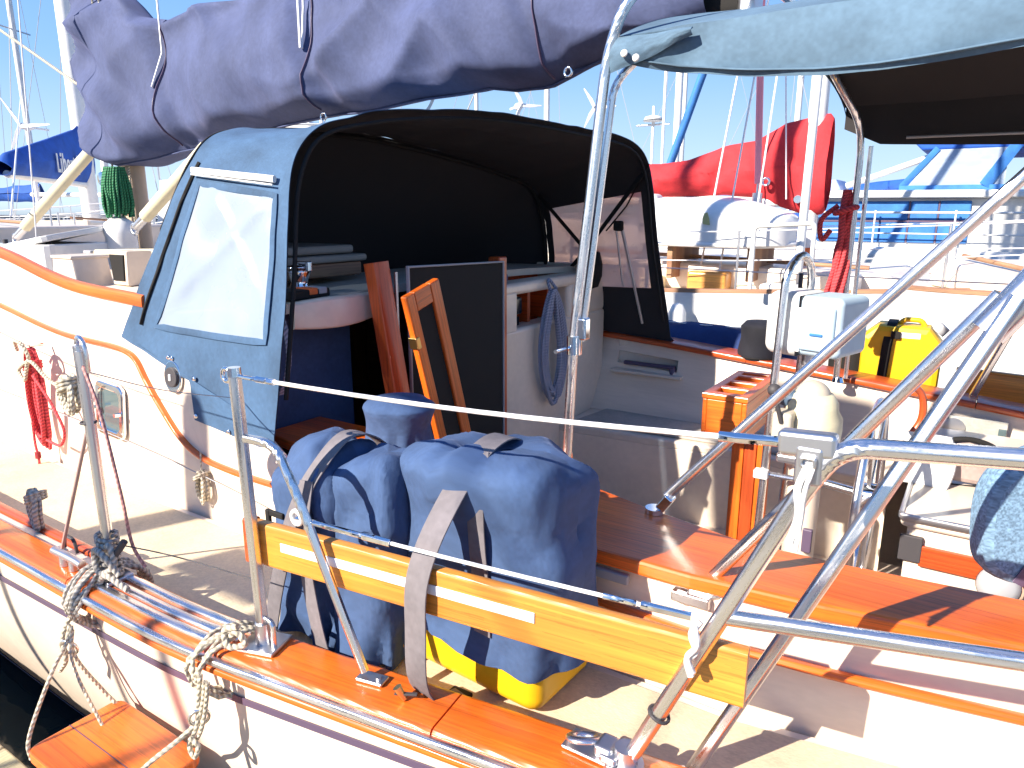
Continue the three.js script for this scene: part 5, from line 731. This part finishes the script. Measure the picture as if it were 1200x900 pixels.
// lettered blue cover of the left sloop
{
  const t = boats[1], m = 1.2, y = 2.3;
  part('sail_cover', shell((u, v) => { const x = lerp(1.36, -2.35, u), a = v * 6.2832, s = Math.sin(a), top = table([[0, 1.10], [.06, 1.12], [.14, 1.0], [.5, .70], [.85, .42], [.95, .34], [1, .20]], u)[0]; return V(x, y + .03 + top / 2 + s * top / 2, Math.cos(a) * (.15 + .02 * n3(x * 3, s * 2, 1, 85)) * (1 - .5 * Math.max(0, s))); }, 40, 20, .006, { lu: 3.6, lv: 1.4, crease: 80 }), MT.royal, t);
  const font = await new FontLoader().loadAsync('fonts/droid/droid_sans_bold.typeface.json');
  const tg = new TextGeometry('Liberté', { font, size: .26, depth: .01, curveSegments: 4, bevelEnabled: false }); tg.computeBoundingBox(); const w = tg.boundingBox.max.x;
  for (const s of [1, -1]) { const g = tg.clone(); g.scale(.85, 1.25, 1); g.translate(-w * .425, 0, 0); if (s < 0) g.rotateY(Math.PI); g.translate(-.15, y + .16, s * .168); part('cover_lettering', g, MT.white, t); }
}
const wg = (label, pos, s, turn) => { const t = thing('wind_generator', label, 'wind generator', 'wind generators on poles', pos, turn); part('pole', rod(V(0, -3, 0), V(0, 0, 0), .035 * s, 10), MT.white, t); part('nacelle', moved(lathe([[0, -.16], [.06, -.12], [.07, .05], [.03, .2], [0, .22]], 16), 0, .04, 0, 0, 0, 1.57), MT.white, t); part('tail', box(-.55 * s, -.1, .02, .06, -.01, .01, .004), MT.white, t); for (let i = 0; i < 3; i++) { const a = i * 2.0944 + .55; part('blade', moved(extrude([[-.03, .02], [.04, .02], [.05, .15], [.012, .52 * s], [-.008, .52 * s]], .014, .003), .17, .04, 0, 0, 1.2, 0).applyMatrix4(new THREE.Matrix4().makeTranslation(.17, .04, 0).multiply(new THREE.Matrix4().makeRotationX(a)).multiply(new THREE.Matrix4().makeTranslation(-.17, -.04, 0))), MT.white, t); } return t; };
wg('white three bladed wind generator standing above the lettered blue cover', [-14.9, 3.66, -6.3], 1.15, -1.05);
wg('white wind generator seen just above the dodger roof', [-6.9, 4.05, -11.7], .8, -.6); wg('white wind generator between the bimini leg and the dodger roof', [-5.6, 4.0, -12.5], .8, -1.3);
{
  const t = thing('pilot_house', 'white pilothouse boat with dark windows showing between boom and dodger', 'motor boat', null, [-10.6, .3, -9.0], .55);
  part('hull', boxUV(extrude([[-4, -.1], [3.6, -.1], [4.4, 1.5], [-4.2, 1.2]], 3, .1).translate(0, 0, -1.5)), MT.white, t); part('house', boxUV(extrude([[-2.2, 1.2], [2.4, 1.3], [1.8, 2.3], [-2.0, 2.35]], 2.3, .05).translate(0, 0, -1.15)), MT.white, t); part('upper_house', boxUV(extrude([[-1.4, 2.3], [1.2, 2.3], [.8, 3.38], [-1.2, 3.42]], 1.9, .05).translate(0, 0, -.95)), MT.white, t);
  for (let i = 0; i < 3; i++) part('window', box(-1.0 + i * .62, -.5 + i * .62, 2.85, 3.25, .948, .965, .01), MT.glass, t); for (let i = 0; i < 6; i++) part('rail_post', rod(V(-2 + i * .75, 2.35, 1.12), V(-2 + i * .75, 3.32, 1.12), .02, 6), MT.alu, t); part('top_rail', rod(V(-2.1, 3.32, 1.12), V(2, 3.30, 1.12), .025, 6), MT.alu, t);
  const an = (lab, x, z, h, kind) => { const a = thing('antenna_mast', lab, 'antenna', 'antenna masts on far boats', [x, .3, z]); part('pole', rod(V(0, 0, 0), V(0, h, 0), .03, 8), MT.white, a); if (kind) { part('dome', moved(lathe([[0, 0], [.2, .02], [.16, .10], [0, .14]], 16), 0, h - .3, 0), MT.white, a); part('arm', rod(V(-.35, h - .35, 0), V(.35, h - .35, 0), .02, 6), MT.alu, a); } else part('whip', rod(V(.1, h, 0), V(.14, h + 1.2, 0), .012, 6), MT.white, a); };
  an('antenna mast with a small dome to the right of the bimini leg', -4.7, -13.2, 3.8, 1); an('bare whip antenna right of the dome antenna', -4.4, -13.0, 4.6, 0);
}
// own rigging in the sky
single('mast_guy', rod(V(-2.911, 2.663, -1.360), V(-3.791, 3.110, -1.300), .008, 8), MT.rope, 'white guy line running from the long cream pole up to the sky', 'line');
single('topping_lift', rod(V(-3.05, 1.9, -1.0), V(-2.95, 9, -1.45), .004, 6), MT.wire, 'thin wire standing beside the sail cover collar', 'wire');
single('mooring_line', rod(V(-3.3, 2.05, -1.0), V(-9.5, 3.6, -3.9), .006, 6), MT.wire, 'thin pale line crossing the left sky towards the lettered sloop', 'line');

// breakwater closing the basin
structure('breakwater', [box(-260, 260, -.5, 1.6, -150, -144, .4), box(-150, -144, -.5, 1.6, -150, 150, .4)], M([.30, .29, .28], .9, { map: deckMap }));

// unseen, port side behind the camera: lamp, sign and panel added to cast shade
{
  const p = thing('added_shade_post', 'added unseen shadow caster with a long round head on a thin post', 'shadow caster', null, [-2.0, .3, 2.25]); part('post', rod(V(0, 0, 0), V(0, 2.36, 0), .02, 12), MT.alu, p); part('head', lathe([[0, 2.35], [.06, 2.36], [.07, 2.42], [.07, 2.92], [.05, 2.98], [0, 3.0]], 20), MT.plasticGrey, p);  // invented post and head, added to shade the cabin side and deck
  bgYacht('white yacht with a blue cover on the other side of the dock', [-3.5, .3, 5.6], 0, { L: 9.5, B: 3.1, mast: 11, mastX: -3.3, boomL: 3, dir: -1, cabin: .35 });
  const ds = thing('added_shade_board', 'added unseen narrow board on a thin post that shades the side deck', 'sign', null, [-1.42, .75, 2.25]); part('post', rod(V(0, 0, 0), V(0, 2.06, 0), .012, 10), MT.alu, ds); part('board', box(-.19, .19, 1.94, 2.07, -.01, .01, .004), MT.plasticGrey, ds);  // invented board, sized to drop a shadow on the side deck
  const s = thing('added_shade_panel', 'added unseen dark panel tilted on a pole across the dock to shade the cockpit', 'solar panel', null, [-1.77, 4.82, 3.5]);  // added out of view, sized and placed to shade the cockpit
  const q = new THREE.Quaternion().setFromUnitVectors(V(0, 0, 1), SUN), pv = boxUV(new RoundedBoxGeometry(.52, .88, .035, 2, .008)); pv.applyQuaternion(q); part('panel', pv, MT.gloss, s); part('pole', tube([V(0, -.03, -.03), V(0, -3.4, .9)], .025, 10), MT.steel, s); part('bracket', moved(box(-.1, .1, -.06, -.02, -.06, .06, .01), 0, -.02, -.02), MT.alu, s);
}
renderer.render(scene, camera);
